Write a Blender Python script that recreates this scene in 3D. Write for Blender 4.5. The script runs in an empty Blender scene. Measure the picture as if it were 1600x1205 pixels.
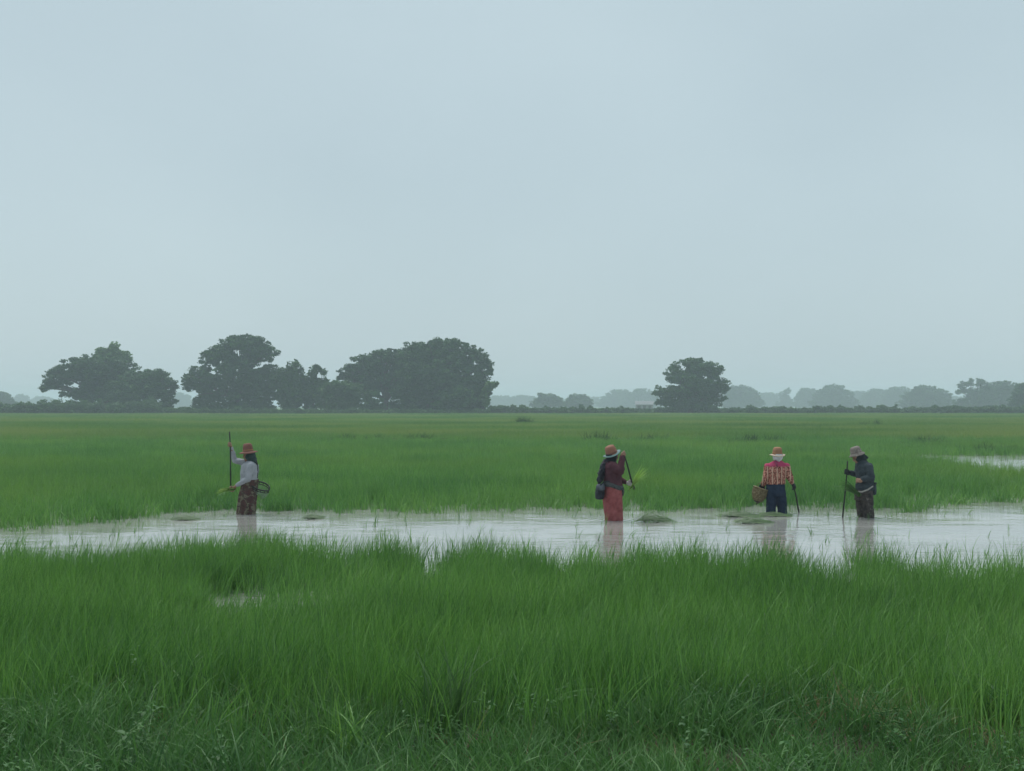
import bpy, bmesh, math, random
import numpy as np
from mathutils import Vector, Matrix, Euler, Quaternion

R = math.radians
rnd = random.Random(7)
nprng = np.random.default_rng(11)
scene = bpy.context.scene
COL = scene.collection

# ------------------------------------------------------------------ camera
CAM_H, FPX, HORIZON = 1.9, 2000.0, 634.0
cam_d = bpy.data.cameras.new('camera')
cam_d.sensor_width = 36.0
cam_d.lens = 36.0 * FPX / 1600.0
cam_d.clip_start, cam_d.clip_end = 0.1, 6000.0
cam = bpy.data.objects.new('camera', cam_d)
cam.location = (0, 0, CAM_H)
cam.rotation_euler = (R(90) + math.atan((HORIZON - 602.5) / FPX), 0, 0)
COL.objects.link(cam)
scene.camera = cam

# ------------------------------------------------------------------ overcast sky
SUN_EL, SUN_ROT = R(62), R(-25)
world = bpy.data.worlds.new('World')
scene.world = world
world.use_nodes = True
wt = world.node_tree
wn, wl = wt.nodes, wt.links
wn.clear()
w_out = wn.new('ShaderNodeOutputWorld')
w_bg = wn.new('ShaderNodeBackground')
w_bg.inputs['Strength'].default_value = 0.1
w_sky = wn.new('ShaderNodeTexSky')
w_sky.sky_type = 'NISHITA'
w_sky.sun_disc = False
w_sky.sun_elevation = SUN_EL
w_sky.sun_rotation = SUN_ROT
w_sky.air_density, w_sky.dust_density = 1.0, 3.0
w_tc = wn.new('ShaderNodeTexCoord')
w_map = wn.new('ShaderNodeMapping')
w_map.inputs['Scale'].default_value = (2.0, 2.0, 3.0)
w_noise = wn.new('ShaderNodeTexNoise')
w_noise.inputs['Scale'].default_value = 1.6
w_noise.inputs['Detail'].default_value = 5.0
w_noise.inputs['Roughness'].default_value = 0.45
w_ramp = wn.new('ShaderNodeValToRGB')
w_ramp.color_ramp.elements[0].position = 0.3
w_ramp.color_ramp.elements[1].position = 0.7
CLOUD_A, CLOUD_B = (0.640, 0.805, 0.870), (0.710, 0.880, 0.940)
w_ramp.color_ramp.elements[0].color = CLOUD_A + (1,)
w_ramp.color_ramp.elements[1].color = CLOUD_B + (1,)
w_gain = wn.new('ShaderNodeVectorMath')
w_gain.operation = 'SCALE'
w_gain.inputs['Scale'].default_value = 4.05          # cloud deck radiance, before the 0.1 strength
w_mix = wn.new('ShaderNodeMix')
w_mix.data_type = 'RGBA'
w_mix.inputs[0].default_value = 0.93                # the deck hides most of the blue sky
wl.new(w_tc.outputs['Generated'], w_map.inputs['Vector'])
wl.new(w_map.outputs['Vector'], w_noise.inputs['Vector'])
wl.new(w_noise.outputs['Fac'], w_ramp.inputs['Fac'])
wl.new(w_ramp.outputs['Color'], w_gain.inputs[0])
wl.new(w_sky.outputs['Color'], w_mix.inputs[6])
wl.new(w_gain.outputs['Vector'], w_mix.inputs[7])
wl.new(w_mix.outputs[2], w_bg.inputs['Color'])
wl.new(w_bg.outputs['Background'], w_out.inputs['Surface'])

sun_d = bpy.data.lights.new('sun', 'SUN')
sun_d.energy = 1.5
sun_d.angle = R(50)
sun_d.color = (1.0, 0.985, 0.955)
sun = bpy.data.objects.new('sun', sun_d)
sun.rotation_euler = (R(90) - SUN_EL, 0, math.pi - SUN_ROT)
# the lamp shines along its local -Z: from above, slightly from in front of the camera
sun.rotation_euler = Vector((math.sin(SUN_ROT) * math.cos(SUN_EL), math.cos(SUN_ROT) * math.cos(SUN_EL), math.sin(SUN_EL))).to_track_quat('Z', 'Y').to_euler()
sun.location = (0, 0, 60)
COL.objects.link(sun)

scene.view_settings.view_transform = 'Standard'
scene.view_settings.look = 'None'
scene.view_settings.gamma = 1.0
scene.view_settings.exposure = 0.86
scene.view_settings.use_curve_mapping = False
scene.render.engine = 'CYCLES'
cy = scene.cycles
cy.use_denoising = True
cy.use_adaptive_sampling = True
cy.adaptive_threshold = 0.02
try:
    cy.denoiser = 'OPENIMAGEDENOISE'
    cy.denoising_prefilter = 'ACCURATE'
    cy.denoising_input_passes = 'RGB_ALBEDO_NORMAL'
except Exception:
    pass
cy.max_bounces = 5
cy.diffuse_bounces = 3
cy.glossy_bounces = 2
cy.transmission_bounces = 4
cy.volume_bounces = 1
cy.transparent_max_bounces = 8
cy.sample_clamp_indirect = 6.0
cy.caustics_reflective = False
cy.caustics_refractive = False

# ------------------------------------------------------------------ helpers
def at(px, py, Y):
    """a point seen at pixel px, py of the 1600 px photograph, Y metres away"""
    return Vector(((px - 800.0) / FPX * Y, Y, CAM_H - (py - HORIZON) / FPX * Y))

def tag(o, label=None, cat=None, group=None, kind=None):
    if label: o['label'] = label
    if cat: o['category'] = cat
    if group: o['group'] = group
    if kind: o['kind'] = kind
    return o

def empty(name, loc, rz=0.0):
    o = bpy.data.objects.new(name, None)
    o.empty_display_size = 0.2
    o.location = loc
    o.rotation_euler = (0, 0, rz)
    COL.objects.link(o)
    return o

def obj(name, mesh, mat, parent=None, smooth=True):
    o = bpy.data.objects.new(name, mesh)
    COL.objects.link(o)
    if mat is not None:
        for m in (mat if isinstance(mat, (list, tuple)) else [mat]):
            mesh.materials.append(m)
    if smooth and len(mesh.polygons):
        mesh.polygons.foreach_set('use_smooth', np.ones(len(mesh.polygons), dtype=bool))
    o.parent = parent
    return o

def bm_mesh(bm, name):
    me = bpy.data.meshes.new(name)
    bm.to_mesh(me)
    bm.free()
    return me

def np_mesh(name, verts, faces, attr=None):
    """verts n x 3, faces m x 4 (or 3) numpy arrays; attr: float per vertex called t"""
    me = bpy.data.meshes.new(name)
    verts = np.asarray(verts, dtype=np.float32)
    faces = np.asarray(faces, dtype=np.int32)
    k = faces.shape[1]
    me.vertices.add(len(verts))
    me.vertices.foreach_set('co', verts.ravel())
    me.loops.add(faces.size)
    me.loops.foreach_set('vertex_index', faces.ravel())
    me.polygons.add(len(faces))
    me.polygons.foreach_set('loop_start', np.arange(0, faces.size, k, dtype=np.int32))
    try:
        me.polygons.foreach_set('loop_total', np.full(len(faces), k, dtype=np.int32))
    except Exception:
        pass
    if attr is not None:
        a = me.attributes.new('t', 'FLOAT', 'POINT')
        a.data.foreach_set('value', np.asarray(attr, dtype=np.float32))
    me.update(calc_edges=True)
    me.validate()
    return me

# ------------------------------------------------------------------ materials
def new_mat(name):
    m = bpy.data.materials.new(name)
    m.use_nodes = True
    nt = m.node_tree
    b = nt.nodes['Principled BSDF']
    return m, nt.nodes, nt.links, b

def ramp(nodes, cols, poss=None):
    r = nodes.new('ShaderNodeValToRGB')
    e = r.color_ramp.elements
    poss = poss or [i / (len(cols) - 1) for i in range(len(cols))]
    while len(e) < len(cols):
        e.new(0.5)
    for i, (c, p) in enumerate(zip(cols, poss)):
        e[i].position = p
        e[i].color = tuple(c) + (1,)
    return r

def noise_mat(name, cols, scale=8.0, rough=0.85, spec=0.25, poss=None, bump=0.0, bump_scale=60.0, detail=4.0, coord='Object', distort=0.0):
    m, N, L, b = new_mat(name)
    tc = N.new('ShaderNodeTexCoord')
    n = N.new('ShaderNodeTexNoise')
    n.inputs['Scale'].default_value = scale
    n.inputs['Detail'].default_value = detail
    n.inputs['Distortion'].default_value = distort
    L.new(tc.outputs[coord], n.inputs['Vector'])
    r = ramp(N, cols, poss or [0.3 + 0.4 * i / (len(cols) - 1) for i in range(len(cols))])
    L.new(n.outputs['Fac'], r.inputs['Fac'])
    L.new(r.outputs['Color'], b.inputs['Base Color'])
    b.inputs['Roughness'].default_value = rough
    b.inputs['Specular IOR Level'].default_value = spec
    if bump:
        n2 = N.new('ShaderNodeTexNoise')
        n2.inputs['Scale'].default_value = bump_scale
        L.new(tc.outputs[coord], n2.inputs['Vector'])
        bp = N.new('ShaderNodeBump')
        bp.inputs['Strength'].default_value = bump
        bp.inputs['Distance'].default_value = 0.02
        L.new(n2.outputs['Fac'], bp.inputs['Height'])
        L.new(bp.outputs['Normal'], b.inputs['Normal'])
    return m

def leaf_mat(name, dark, light, pale=None, patch_scale=0.25, patch=0.5, rough=0.45, spec=0.35, translucent=0.3, warm=None, warm_scale=0.045, warm_range=(0.44, 0.60)):
    """blade or leaf: colour varies from plant to plant, from place to place and, a little, along the blade"""
    m, N, L, b = new_mat(name)
    oi = N.new('ShaderNodeObjectInfo')
    geo = N.new('ShaderNodeNewGeometry')
    n = N.new('ShaderNodeTexNoise')
    n.inputs['Scale'].default_value = patch_scale
    n.inputs['Detail'].default_value = 3.0
    L.new(geo.outputs['Position'], n.inputs['Vector'])
    mr = N.new('ShaderNodeMapRange')
    mr.inputs[1].default_value, mr.inputs[2].default_value = 0.3, 0.7
    L.new(n.outputs['Fac'], mr.inputs[0])
    mx = N.new('ShaderNodeMix')                     # random per plant against patches of the field
    mx.data_type = 'FLOAT'
    mx.inputs[0].default_value = patch
    rr = N.new('ShaderNodeMath'); rr.operation = 'FRACT'
    ra = N.new('ShaderNodeMath'); ra.operation = 'ADD'
    L.new(oi.outputs['Random'], ra.inputs[0])
    L.new(geo.outputs['Random Per Island'], ra.inputs[1])
    L.new(ra.outputs[0], rr.inputs[0])
    L.new(rr.outputs[0], mx.inputs[2])
    L.new(mr.outputs[0], mx.inputs[3])
    cols = [dark, light] if pale is None else [dark, light, pale]
    rp = ramp(N, cols, [0.1, 0.9] if pale is None else [0.1, 0.72, 1.0])
    L.new(mx.outputs[0], rp.inputs['Fac'])
    col = rp.outputs['Color']
    if warm is not None:                            # tint of another crop stand, patches tens of metres across
        n3 = N.new('ShaderNodeTexNoise')
        n3.inputs['Scale'].default_value = warm_scale
        n3.inputs['Detail'].default_value = 2.0
        L.new(geo.outputs['Position'], n3.inputs['Vector'])
        m3 = N.new('ShaderNodeMapRange')
        m3.inputs[1].default_value, m3.inputs[2].default_value = warm_range
        L.new(n3.outputs['Fac'], m3.inputs[0])
        mw = N.new('ShaderNodeMix'); mw.data_type = 'RGBA'
        L.new(m3.outputs[0], mw.inputs[0])
        L.new(col, mw.inputs[6])
        mw.inputs[7].default_value = tuple(warm) + (1,)
        col = mw.outputs[2]
    L.new(col, b.inputs['Base Color'])
    b.inputs['Roughness'].default_value = rough
    b.inputs['Specular IOR Level'].default_value = spec
    tr = N.new('ShaderNodeBsdfTranslucent')
    L.new(col, tr.inputs['Color'])
    mix = N.new('ShaderNodeMixShader')
    mix.inputs['Fac'].default_value = translucent
    L.new(b.outputs['BSDF'], mix.inputs[1])
    L.new(tr.outputs['BSDF'], mix.inputs[2])
    out = N['Material Output']
    L.new(mix.outputs['Shader'], out.inputs['Surface'])
    return m

M = {}
M['rice_near'] = leaf_mat('rice_near', (0.048, 0.145, 0.031), (0.148, 0.330, 0.060), (0.260, 0.450, 0.112), patch_scale=0.55, patch=0.33)
M['rice_mid'] = leaf_mat('rice_mid', (0.060, 0.185, 0.045), (0.145, 0.325, 0.068), (0.250, 0.440, 0.095), patch_scale=0.30, patch=0.40, warm=(0.215, 0.355, 0.062), warm_scale=0.10, warm_range=(0.46, 0.85))
M['rice_far'] = leaf_mat('rice_far', (0.105, 0.225, 0.050), (0.165, 0.310, 0.070), (0.205, 0.340, 0.080), patch_scale=0.07, patch=0.6, warm=(0.245, 0.335, 0.088))
M['bank_grass'] = leaf_mat('bank_grass', (0.040, 0.120, 0.032), (0.092, 0.225, 0.052), (0.145, 0.285, 0.090), patch_scale=0.9, patch=0.4, rough=0.5, spec=0.32)
M['bank_weed'] = leaf_mat('bank_weed', (0.036, 0.115, 0.032), (0.065, 0.180, 0.042), (0.105, 0.230, 0.065), patch_scale=1.5, patch=0.4, rough=0.55, spec=0.25)
M['dry_straw'] = leaf_mat('dry_straw', (0.16, 0.12, 0.06), (0.28, 0.23, 0.11), (0.38, 0.33, 0.18), patch_scale=2, patch=0.3, spec=0.2)
M['dark_tuft'] = leaf_mat('dark_tuft', (0.045, 0.115, 0.030), (0.080, 0.170, 0.045), None, patch_scale=0.5, patch=0.3)
M['seedling_pale'] = leaf_mat('seedling_pale', (0.20, 0.40, 0.06), (0.34, 0.54, 0.12), (0.48, 0.62, 0.22), patch_scale=6, patch=0.3)
M['strip_weed'] = leaf_mat('strip_weed', (0.030, 0.080, 0.026), (0.055, 0.125, 0.038), None, patch_scale=0.5, patch=0.3)
M['seedling'] = leaf_mat('seedling', (0.13, 0.26, 0.04), (0.27, 0.42, 0.08), (0.42, 0.54, 0.17), patch_scale=6, patch=0.4)
M['seedling_wet'] = leaf_mat('seedling_wet', (0.032, 0.095, 0.020), (0.075, 0.170, 0.036), None, patch_scale=6, patch=0.4)
M['rain_leaf'] = leaf_mat('rain_leaf', (0.018, 0.064, 0.018), (0.050, 0.130, 0.032), (0.100, 0.205, 0.050), patch_scale=0.45, patch=0.55, spec=0.2, rough=0.6, translucent=0.2)
M['tree_leaf'] = leaf_mat('tree_leaf', (0.024, 0.080, 0.022), (0.060, 0.145, 0.036), (0.100, 0.200, 0.052), patch_scale=0.35, patch=0.45, spec=0.2, rough=0.6, translucent=0.22)
M['light_leaf'] = leaf_mat('light_leaf', (0.075, 0.165, 0.040), (0.130, 0.250, 0.06), None, patch_scale=0.4, patch=0.4, spec=0.2, rough=0.6, translucent=0.3)
M['bush_leaf'] = leaf_mat('bush_leaf', (0.045, 0.105, 0.032), (0.080, 0.165, 0.045), None, patch_scale=0.4, patch=0.4, spec=0.2, rough=0.6, translucent=0.25)
M['hedge_leaf'] = leaf_mat('hedge_leaf', (0.045, 0.110, 0.036), (0.085, 0.175, 0.055), None, patch_scale=0.3, patch=0.5, spec=0.2, rough=0.6, translucent=0.25)
M['bark'] = noise_mat('bark', [(0.055, 0.045, 0.036), (0.13, 0.11, 0.09)], scale=3, rough=0.95, spec=0.1, bump=0.4, bump_scale=12)
M['culm'] = noise_mat('culm', [(0.08, 0.12, 0.04), (0.16, 0.19, 0.08)], scale=4, rough=0.6)

def ground_material():
    m, N, L, b = new_mat('ground')
    geo = N.new('ShaderNodeNewGeometry')
    sep = N.new('ShaderNodeSeparateXYZ')
    L.new(geo.outputs['Position'], sep.inputs[0])
    n = N.new('ShaderNodeTexNoise'); n.inputs['Scale'].default_value = 3.0; n.inputs['Detail'].default_value = 8.0
    L.new(geo.outputs['Position'], n.inputs['Vector'])
    soil = ramp(N, [(0.028, 0.021, 0.014), (0.065, 0.046, 0.029), (0.105, 0.078, 0.050)], [0.3, 0.5, 0.72])
    L.new(n.outputs['Fac'], soil.inputs['Fac'])
    n2 = N.new('ShaderNodeTexNoise'); n2.inputs['Scale'].default_value = 0.08; n2.inputs['Detail'].default_value = 7.0
    L.new(geo.outputs['Position'], n2.inputs['Vector'])
    green = ramp(N, [(0.07, 0.145, 0.045), (0.12, 0.215, 0.07)], [0.35, 0.65])
    L.new(n2.outputs['Fac'], green.inputs['Fac'])
    mr = N.new('ShaderNodeMapRange')                # ploughed mud near by, grown fields beyond the bund
    mr.inputs[1].default_value, mr.inputs[2].default_value = 66.0, 70.0
    L.new(sep.outputs['Y'], mr.inputs[0])
    mx = N.new('ShaderNodeMix'); mx.data_type = 'RGBA'
    L.new(mr.outputs[0], mx.inputs[0])
    L.new(soil.outputs['Color'], mx.inputs[6])
    L.new(green.outputs['Color'], mx.inputs[7])
    L.new(mx.outputs[2], b.inputs['Base Color'])
    b.inputs['Roughness'].default_value = 0.8
    b.inputs['Specular IOR Level'].default_value = 0.25
    bp = N.new('ShaderNodeBump'); bp.inputs['Strength'].default_value = 0.7; bp.inputs['Distance'].default_value = 0.04
    n3 = N.new('ShaderNodeTexNoise'); n3.inputs['Scale'].default_value = 18.0; n3.inputs['Detail'].default_value = 6.0
    L.new(geo.outputs['Position'], n3.inputs['Vector'])
    L.new(n3.outputs['Fac'], bp.inputs['Height'])
    L.new(bp.outputs['Normal'], b.inputs['Normal'])
    return m

def water_material():
    m, N, L, b = new_mat('paddy_water')
    geo = N.new('ShaderNodeNewGeometry')
    n0 = N.new('ShaderNodeTexNoise'); n0.inputs['Scale'].default_value = 0.5; n0.inputs['Detail'].default_value = 4.0
    L.new(geo.outputs['Position'], n0.inputs['Vector'])
    r = ramp(N, [(0.27, 0.275, 0.255), (0.37, 0.37, 0.35)], [0.35, 0.65])   # silty water
    L.new(n0.outputs['Fac'], r.inputs['Fac'])
    L.new(r.outputs['Color'], b.inputs['Base Color'])
    b.inputs['Roughness'].default_value = 0.07
    b.inputs['IOR'].default_value = 1.34
    mp = N.new('ShaderNodeMapping'); mp.inputs['Scale'].default_value = (0.55, 1.0, 1.0)
    L.new(geo.outputs['Position'], mp.inputs['Vector'])
    n1 = N.new('ShaderNodeTexNoise'); n1.inputs['Scale'].default_value = 9.0; n1.inputs['Detail'].default_value = 3.0
    n2 = N.new('ShaderNodeTexNoise'); n2.inputs['Scale'].default_value = 2.2; n2.inputs['Detail'].default_value = 2.0
    L.new(mp.outputs['Vector'], n1.inputs['Vector'])
    L.new(mp.outputs['Vector'], n2.inputs['Vector'])
    ad = N.new('ShaderNodeMath'); ad.operation = 'MULTIPLY_ADD'
    ad.inputs[1].default_value = 2.4
    L.new(n2.outputs['Fac'], ad.inputs[0])
    L.new(n1.outputs['Fac'], ad.inputs[2])
    bp = N.new('ShaderNodeBump'); bp.inputs['Strength'].default_value = 1.0; bp.inputs['Distance'].default_value = 0.0055
    n5 = N.new('ShaderNodeTexNoise'); n5.inputs['Scale'].default_value = 0.45; n5.inputs['Detail'].default_value = 2.0   # calm and ruffled patches
    L.new(geo.outputs['Position'], n5.inputs['Vector'])
    m5 = N.new('ShaderNodeMapRange'); m5.inputs[1].default_value, m5.inputs[2].default_value, m5.inputs[3].default_value, m5.inputs[4].default_value = 0.38, 0.62, 0.25, 1.25
    L.new(n5.outputs['Fac'], m5.inputs[0])
    m6 = N.new('ShaderNodeMath'); m6.operation = 'MULTIPLY'
    L.new(ad.outputs[0], m6.inputs[0]); L.new(m5.outputs[0], m6.inputs[1])
    h_ = m6.outputs[0]
    for wx, wy in WADERS:                           # rings spreading from the waders' legs
        vm = N.new('ShaderNodeVectorMath'); vm.operation = 'DISTANCE'; vm.inputs[1].default_value = (wx, wy, 0)
        L.new(geo.outputs['Position'], vm.inputs[0])
        mu = N.new('ShaderNodeMath'); mu.operation = 'MULTIPLY'; mu.inputs[1].default_value = 42.0
        L.new(vm.outputs['Value'], mu.inputs[0])
        sn = N.new('ShaderNodeMath'); sn.operation = 'SINE'; L.new(mu.outputs[0], sn.inputs[0])
        fo = N.new('ShaderNodeMapRange'); fo.inputs[1].default_value, fo.inputs[2].default_value, fo.inputs[3].default_value, fo.inputs[4].default_value = 0.2, 1.1, 0.35, 0.0
        L.new(vm.outputs['Value'], fo.inputs[0])
        am = N.new('ShaderNodeMath'); am.operation = 'MULTIPLY_ADD'
        L.new(sn.outputs[0], am.inputs[0]); L.new(fo.outputs[0], am.inputs[1]); L.new(h_, am.inputs[2])
        h_ = am.outputs[0]
    L.new(h_, bp.inputs['Height'])
    L.new(bp.outputs['Normal'], b.inputs['Normal'])
    return m

M['ground'] = ground_material()
WADERS = [((px_ - 800) / FPX * y_, y_) for px_, y_ in ((387, 22.5), (957, 21.3), (1213, 22.6), (1350, 21.8))]
M['water'] = water_material()

# ------------------------------------------------------------------ ground sheet and water
def hash_noise(x, y, s, seed=0):
    """smooth value noise on arrays, 0..1"""
    x = np.asarray(x, dtype=float) / s + seed * 17.3
    y = np.asarray(y, dtype=float) / s + seed * 9.1
    xi, yi = np.floor(x), np.floor(y)
    fx, fy = x - xi, y - yi
    fx, fy = fx * fx * (3 - 2 * fx), fy * fy * (3 - 2 * fy)
    def h(a, b):
        v = np.sin(a * 127.1 + b * 311.7 + seed * 74.7) * 43758.5453
        return v - np.floor(v)
    return (h(xi, yi) * (1 - fx) + h(xi + 1, yi) * fx) * (1 - fy) + (h(xi, yi + 1) * (1 - fx) + h(xi + 1, yi + 1) * fx) * fy

def sstep(a, b, x):
    t = np.clip((np.asarray(x, dtype=float) - a) / (b - a), 0, 1)
    return t * t * (3 - 2 * t)

HOLLOWS = [(2.95, 7.0, 0.30, 0.11)]
def ground_z(x, y):
    x, y = np.asarray(x, dtype=float), np.asarray(y, dtype=float)
    bank = sstep(10.6, 7.4, y + 0.9 * (hash_noise(x, y, 2.5, 3) - 0.5))
    z = -0.40 + bank * 0.50 + sstep(6.5, 2.0, y) * 0.22
    z = z + (hash_noise(x, y, 0.5, 4) - 0.5) * 0.09 * sstep(11, 8, y) * sstep(-8, 2, y)
    for hx, hy, hr, hd in HOLLOWS:
        z = z - hd * np.exp(-((x - hx) ** 2 + ((y - hy)) ** 2) / hr ** 2)
    far = sstep(66.6, 67.4, y)
    z = z * (1 - far) + far * 0.02
    z = z + 0.20 * np.exp(-((y - 67.3) / 0.45) ** 2)
    return z

def grid_mesh(name, xs, ys, zf):
    X, Y = np.meshgrid(xs, ys)
    Z = zf(X, Y)
    V = np.stack([X.ravel(), Y.ravel(), Z.ravel()], 1)
    nx, ny = len(xs), len(ys)
    i = np.arange(nx * ny).reshape(ny, nx)
    F = np.stack([i[:-1, :-1].ravel(), i[:-1, 1:].ravel(), i[1:, 1:].ravel(), i[1:, :-1].ravel()], 1)
    return np_mesh(name, V, F)

xs = np.concatenate([[-2600, -1200, -500, -200, -80, -40, -20, -12], np.arange(-9, 9.01, 0.2), [12, 20, 40, 80, 200, 500, 1200, 2600]])
ys = np.concatenate([[-60, -20, -8, -2, 2], np.arange(4, 11.01, 0.18), [13, 16, 20, 25, 30, 40, 50, 60, 65, 66, 66.4, 66.7, 66.9, 67.1, 67.3, 67.5, 67.7, 67.9, 68.3, 69, 75, 100, 150, 250, 500, 1000, 1800, 2600]])
g = obj('ground', grid_mesh('ground', xs, ys, ground_z), M['ground'])
tag(g, 'wet earth bank and paddy bed with grown fields beyond', 'ground', kind='structure')

wv = [(-140, 5.0, 0), (140, 5.0, 0), (140, 67.2, 0), (-140, 67.2, 0)]
w = obj('paddy_water', np_mesh('paddy_water', wv, [(0, 1, 2, 3)]), M['water'], smooth=False)
tag(w, 'silty flooded paddy water mirroring the grey sky', 'water', kind='structure')

# ------------------------------------------------------------------ plants as tuft meshes
def blade_arrays(rng, n, h, spread, width, bend, wind=0.5, segs=4, hvar=(0.55, 1.1), z0=-0.05):
    """n separate bent blades; returns verts, quads, t"""
    V, F, T = [], [], []
    base = 0
    for _ in range(n):
        a = rng.uniform(0, 2 * math.pi)
        rr = spread * math.sqrt(rng.random())
        bx, by = rr * math.cos(a), rr * math.sin(a)
        hh = h * rng.uniform(*hvar)
        ww = width * rng.uniform(0.7, 1.25)
        d = rng.uniform(0, 2 * math.pi)
        dirx, diry = math.cos(d) * (1 - wind) + wind, math.sin(d) * (1 - wind)
        lean0 = rng.uniform(0.0, 0.18)
        bd = bend * rng.uniform(0.3, 1.5) * hh
        fa = rng.uniform(0, 2 * math.pi)
        wx, wy = math.cos(fa), math.sin(fa)
        for s in range(segs + 1):
            t = s / segs
            off = lean0 * t * hh + bd * t ** 2.4
            drop = 0.35 * bd * t ** 3.2
            z = z0 + hh * t - drop
            x, y = bx + dirx * off, by + diry * off
            wd = ww * 0.5 * (1.0 if t < 0.45 else max(0.06, 1 - (t - 0.45) / 0.56))
            V.append((x - wx * wd, y - wy * wd, z)); V.append((x + wx * wd, y + wy * wd, z))
            T += [t, t]
            if s < segs:
                k = base + 2 * s
                F.append((k, k + 1, k + 3, k + 2))
        base += 2 * (segs + 1)
    return np.array(V), np.array(F), np.array(T)

def tuft_set(name, variants, mat, **kw):
    c = bpy.data.collections.new(name)
    for i in range(variants):
        rng = random.Random(1000 + i + sum(map(ord, name)))
        V, F, T = blade_arrays(rng, **kw)
        me = np_mesh(name, V, F, T)
        me.materials.append(mat)
        o = bpy.data.objects.new(name + '_%02d' % i, me)
        c.objects.link(o)
    return c

def scatter(name, pts, rots, scls, coll, label, cat):
    """ONE stuff object: plants of the collection on given points"""
    n = len(pts)
    me = bpy.data.meshes.new(name)
    me.vertices.add(n)
    me.vertices.foreach_set('co', np.asarray(pts, dtype=np.float32).ravel())
    a = me.attributes.new('rot', 'FLOAT_VECTOR', 'POINT'); a.data.foreach_set('vector', np.asarray(rots, dtype=np.float32).ravel())
    a = me.attributes.new('scl', 'FLOAT_VECTOR', 'POINT'); a.data.foreach_set('vector', np.asarray(scls, dtype=np.float32).ravel())
    a = me.attributes.new('pick', 'INT', 'POINT'); a.data.foreach_set('value', nprng.integers(0, len(coll.objects), n).astype(np.int32))
    me.update()
    o = bpy.data.objects.new(name, me)
    COL.objects.link(o)
    ng = bpy.data.node_groups.new(name, 'GeometryNodeTree')
    ng.interface.new_socket('Geometry', in_out='INPUT', socket_type='NodeSocketGeometry')
    ng.interface.new_socket('Geometry', in_out='OUTPUT', socket_type='NodeSocketGeometry')
    N, L = ng.nodes, ng.links
    gi, go = N.new('NodeGroupInput'), N.new('NodeGroupOutput')
    ci = N.new('GeometryNodeCollectionInfo')
    ci.inputs['Collection'].default_value = coll
    ci.inputs['Separate Children'].default_value = True
    ci.inputs['Reset Children'].default_value = True
    ip = N.new('GeometryNodeInstanceOnPoints')
    ip.inputs['Pick Instance'].default_value = True
    def na(nm, typ):
        x = N.new('GeometryNodeInputNamedAttribute')
        x.data_type = typ
        x.inputs['Name'].default_value = nm
        return next(s for s in x.outputs if s.enabled and s.name == 'Attribute')
    L.new(gi.outputs[0], ip.inputs['Points'])
    L.new(ci.outputs[0], ip.inputs['Instance'])
    L.new(na('pick', 'INT'), ip.inputs['Instance Index'])
    L.new(na('rot', 'FLOAT_VECTOR'), ip.inputs['Rotation'])
    L.new(na('scl', 'FLOAT_VECTOR'), ip.inputs['Scale'])
    L.new(ip.outputs[0], go.inputs[0])
    md = o.modifiers.new('plants', 'NODES')
    md.node_group = ng
    tag(o, label, cat, kind='stuff')
    return o

def rots_for(n, yaw, tilt=0.06):
    return np.stack([nprng.normal(0, tilt, n), nprng.normal(0, tilt, n), nprng.uniform(-yaw, yaw, n)], 1)

def wedge(y0, y1, dens, margin=1.25, extra=1.5):
    """random points in the field of view (and a step beyond it), dens per square metre"""
    hw = lambda y: 0.4 * y * margin + extra
    area = (hw(y0) + hw(y1)) * (y1 - y0)
    n = int(area * dens)
    # sample y with probability proportional to width
    y = nprng.uniform(y0, y1, int(n * 2.2) + 10)
    keep = nprng.random(len(y)) < hw(y) / hw(y1)
    y = y[keep][:n]
    x = nprng.uniform(-1, 1, len(y)) * hw(y)
    return x, y

def near_edge(x):
    e = 15.5 - 0.20 * x - 1.7 * sstep(-3.0, -6.0, x) - 0.02 * x * x * (x > 0)
    e = e + (hash_noise(x, 0 * x, 1.1, 5) - 0.5) * 1.5 + (hash_noise(x, 0 * x, 0.38, 6) - 0.5) * 0.9
    for bx, bw, bd in ((-0.98, 0.20, 1.3), (0.50, 0.20, 1.6), (1.1, 0.16, 1.1), (2.3, 0.2, 0.9), (3.5, 0.28, 2.0), (4.5, 0.24, 1.5)):
        e = e - bd * np.exp(-((x - bx) / bw) ** 2)
    return e

def mid_edge(x):
    e = 22.6 - 4.0 * sstep(-5.0, -8.4, x) + 1.5 * sstep(7.4, 8.6, x) + 0.3 * sstep(-3.5, 0, x)
    return e + (hash_noise(x, 0 * x, 1.3, 7) - 0.5) * 0.9 + (hash_noise(x, 0 * x, 0.4, 8) - 0.5) * 0.5

near_rice = tuft_set('rice_tuft', 20, M['rice_near'], n=58, h=0.54, spread=0.20, width=0.0066, bend=0.30, wind=0.32, segs=5, hvar=(0.4, 1.12))
x, y = wedge(6.6, 17.0, 31)
d = np.ones(len(x))
g_ = near_edge(x) - y
fr = sstep(-0.7, 1.7, g_)
d *= fr * np.where(hash_noise(x, y, 0.30, 30) > 0.80 - 0.80 * fr, 1.0, 0.22)
clear = np.exp(-(((x + 2.4) / 0.60) ** 2 + ((y - 12.3) / 0.85) ** 2) ** 1.5)
clear2 = 0.8 * np.exp(-(((x + 1.45) / 0.5) ** 2 + ((y - 12.6) / 0.9) ** 2))
clear3 = 0.5 * np.exp(-(((x + 0.95) / 0.22) ** 2 + ((y - 12.6) / 1.4) ** 2))
d *= np.clip(1 - 0.90 * clear - 0.75 * clear2 - clear3, 0.05, 1)
d *= np.clip(0.65 + 0.8 * hash_noise(x, y, 0.7, 9), 0, 1)
d *= 0.12 + 0.88 * sstep(6.9, 7.7, y + (hash_noise(x, y, 1.0, 10) - 0.5))
k = nprng.random(len(x)) < d
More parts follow.
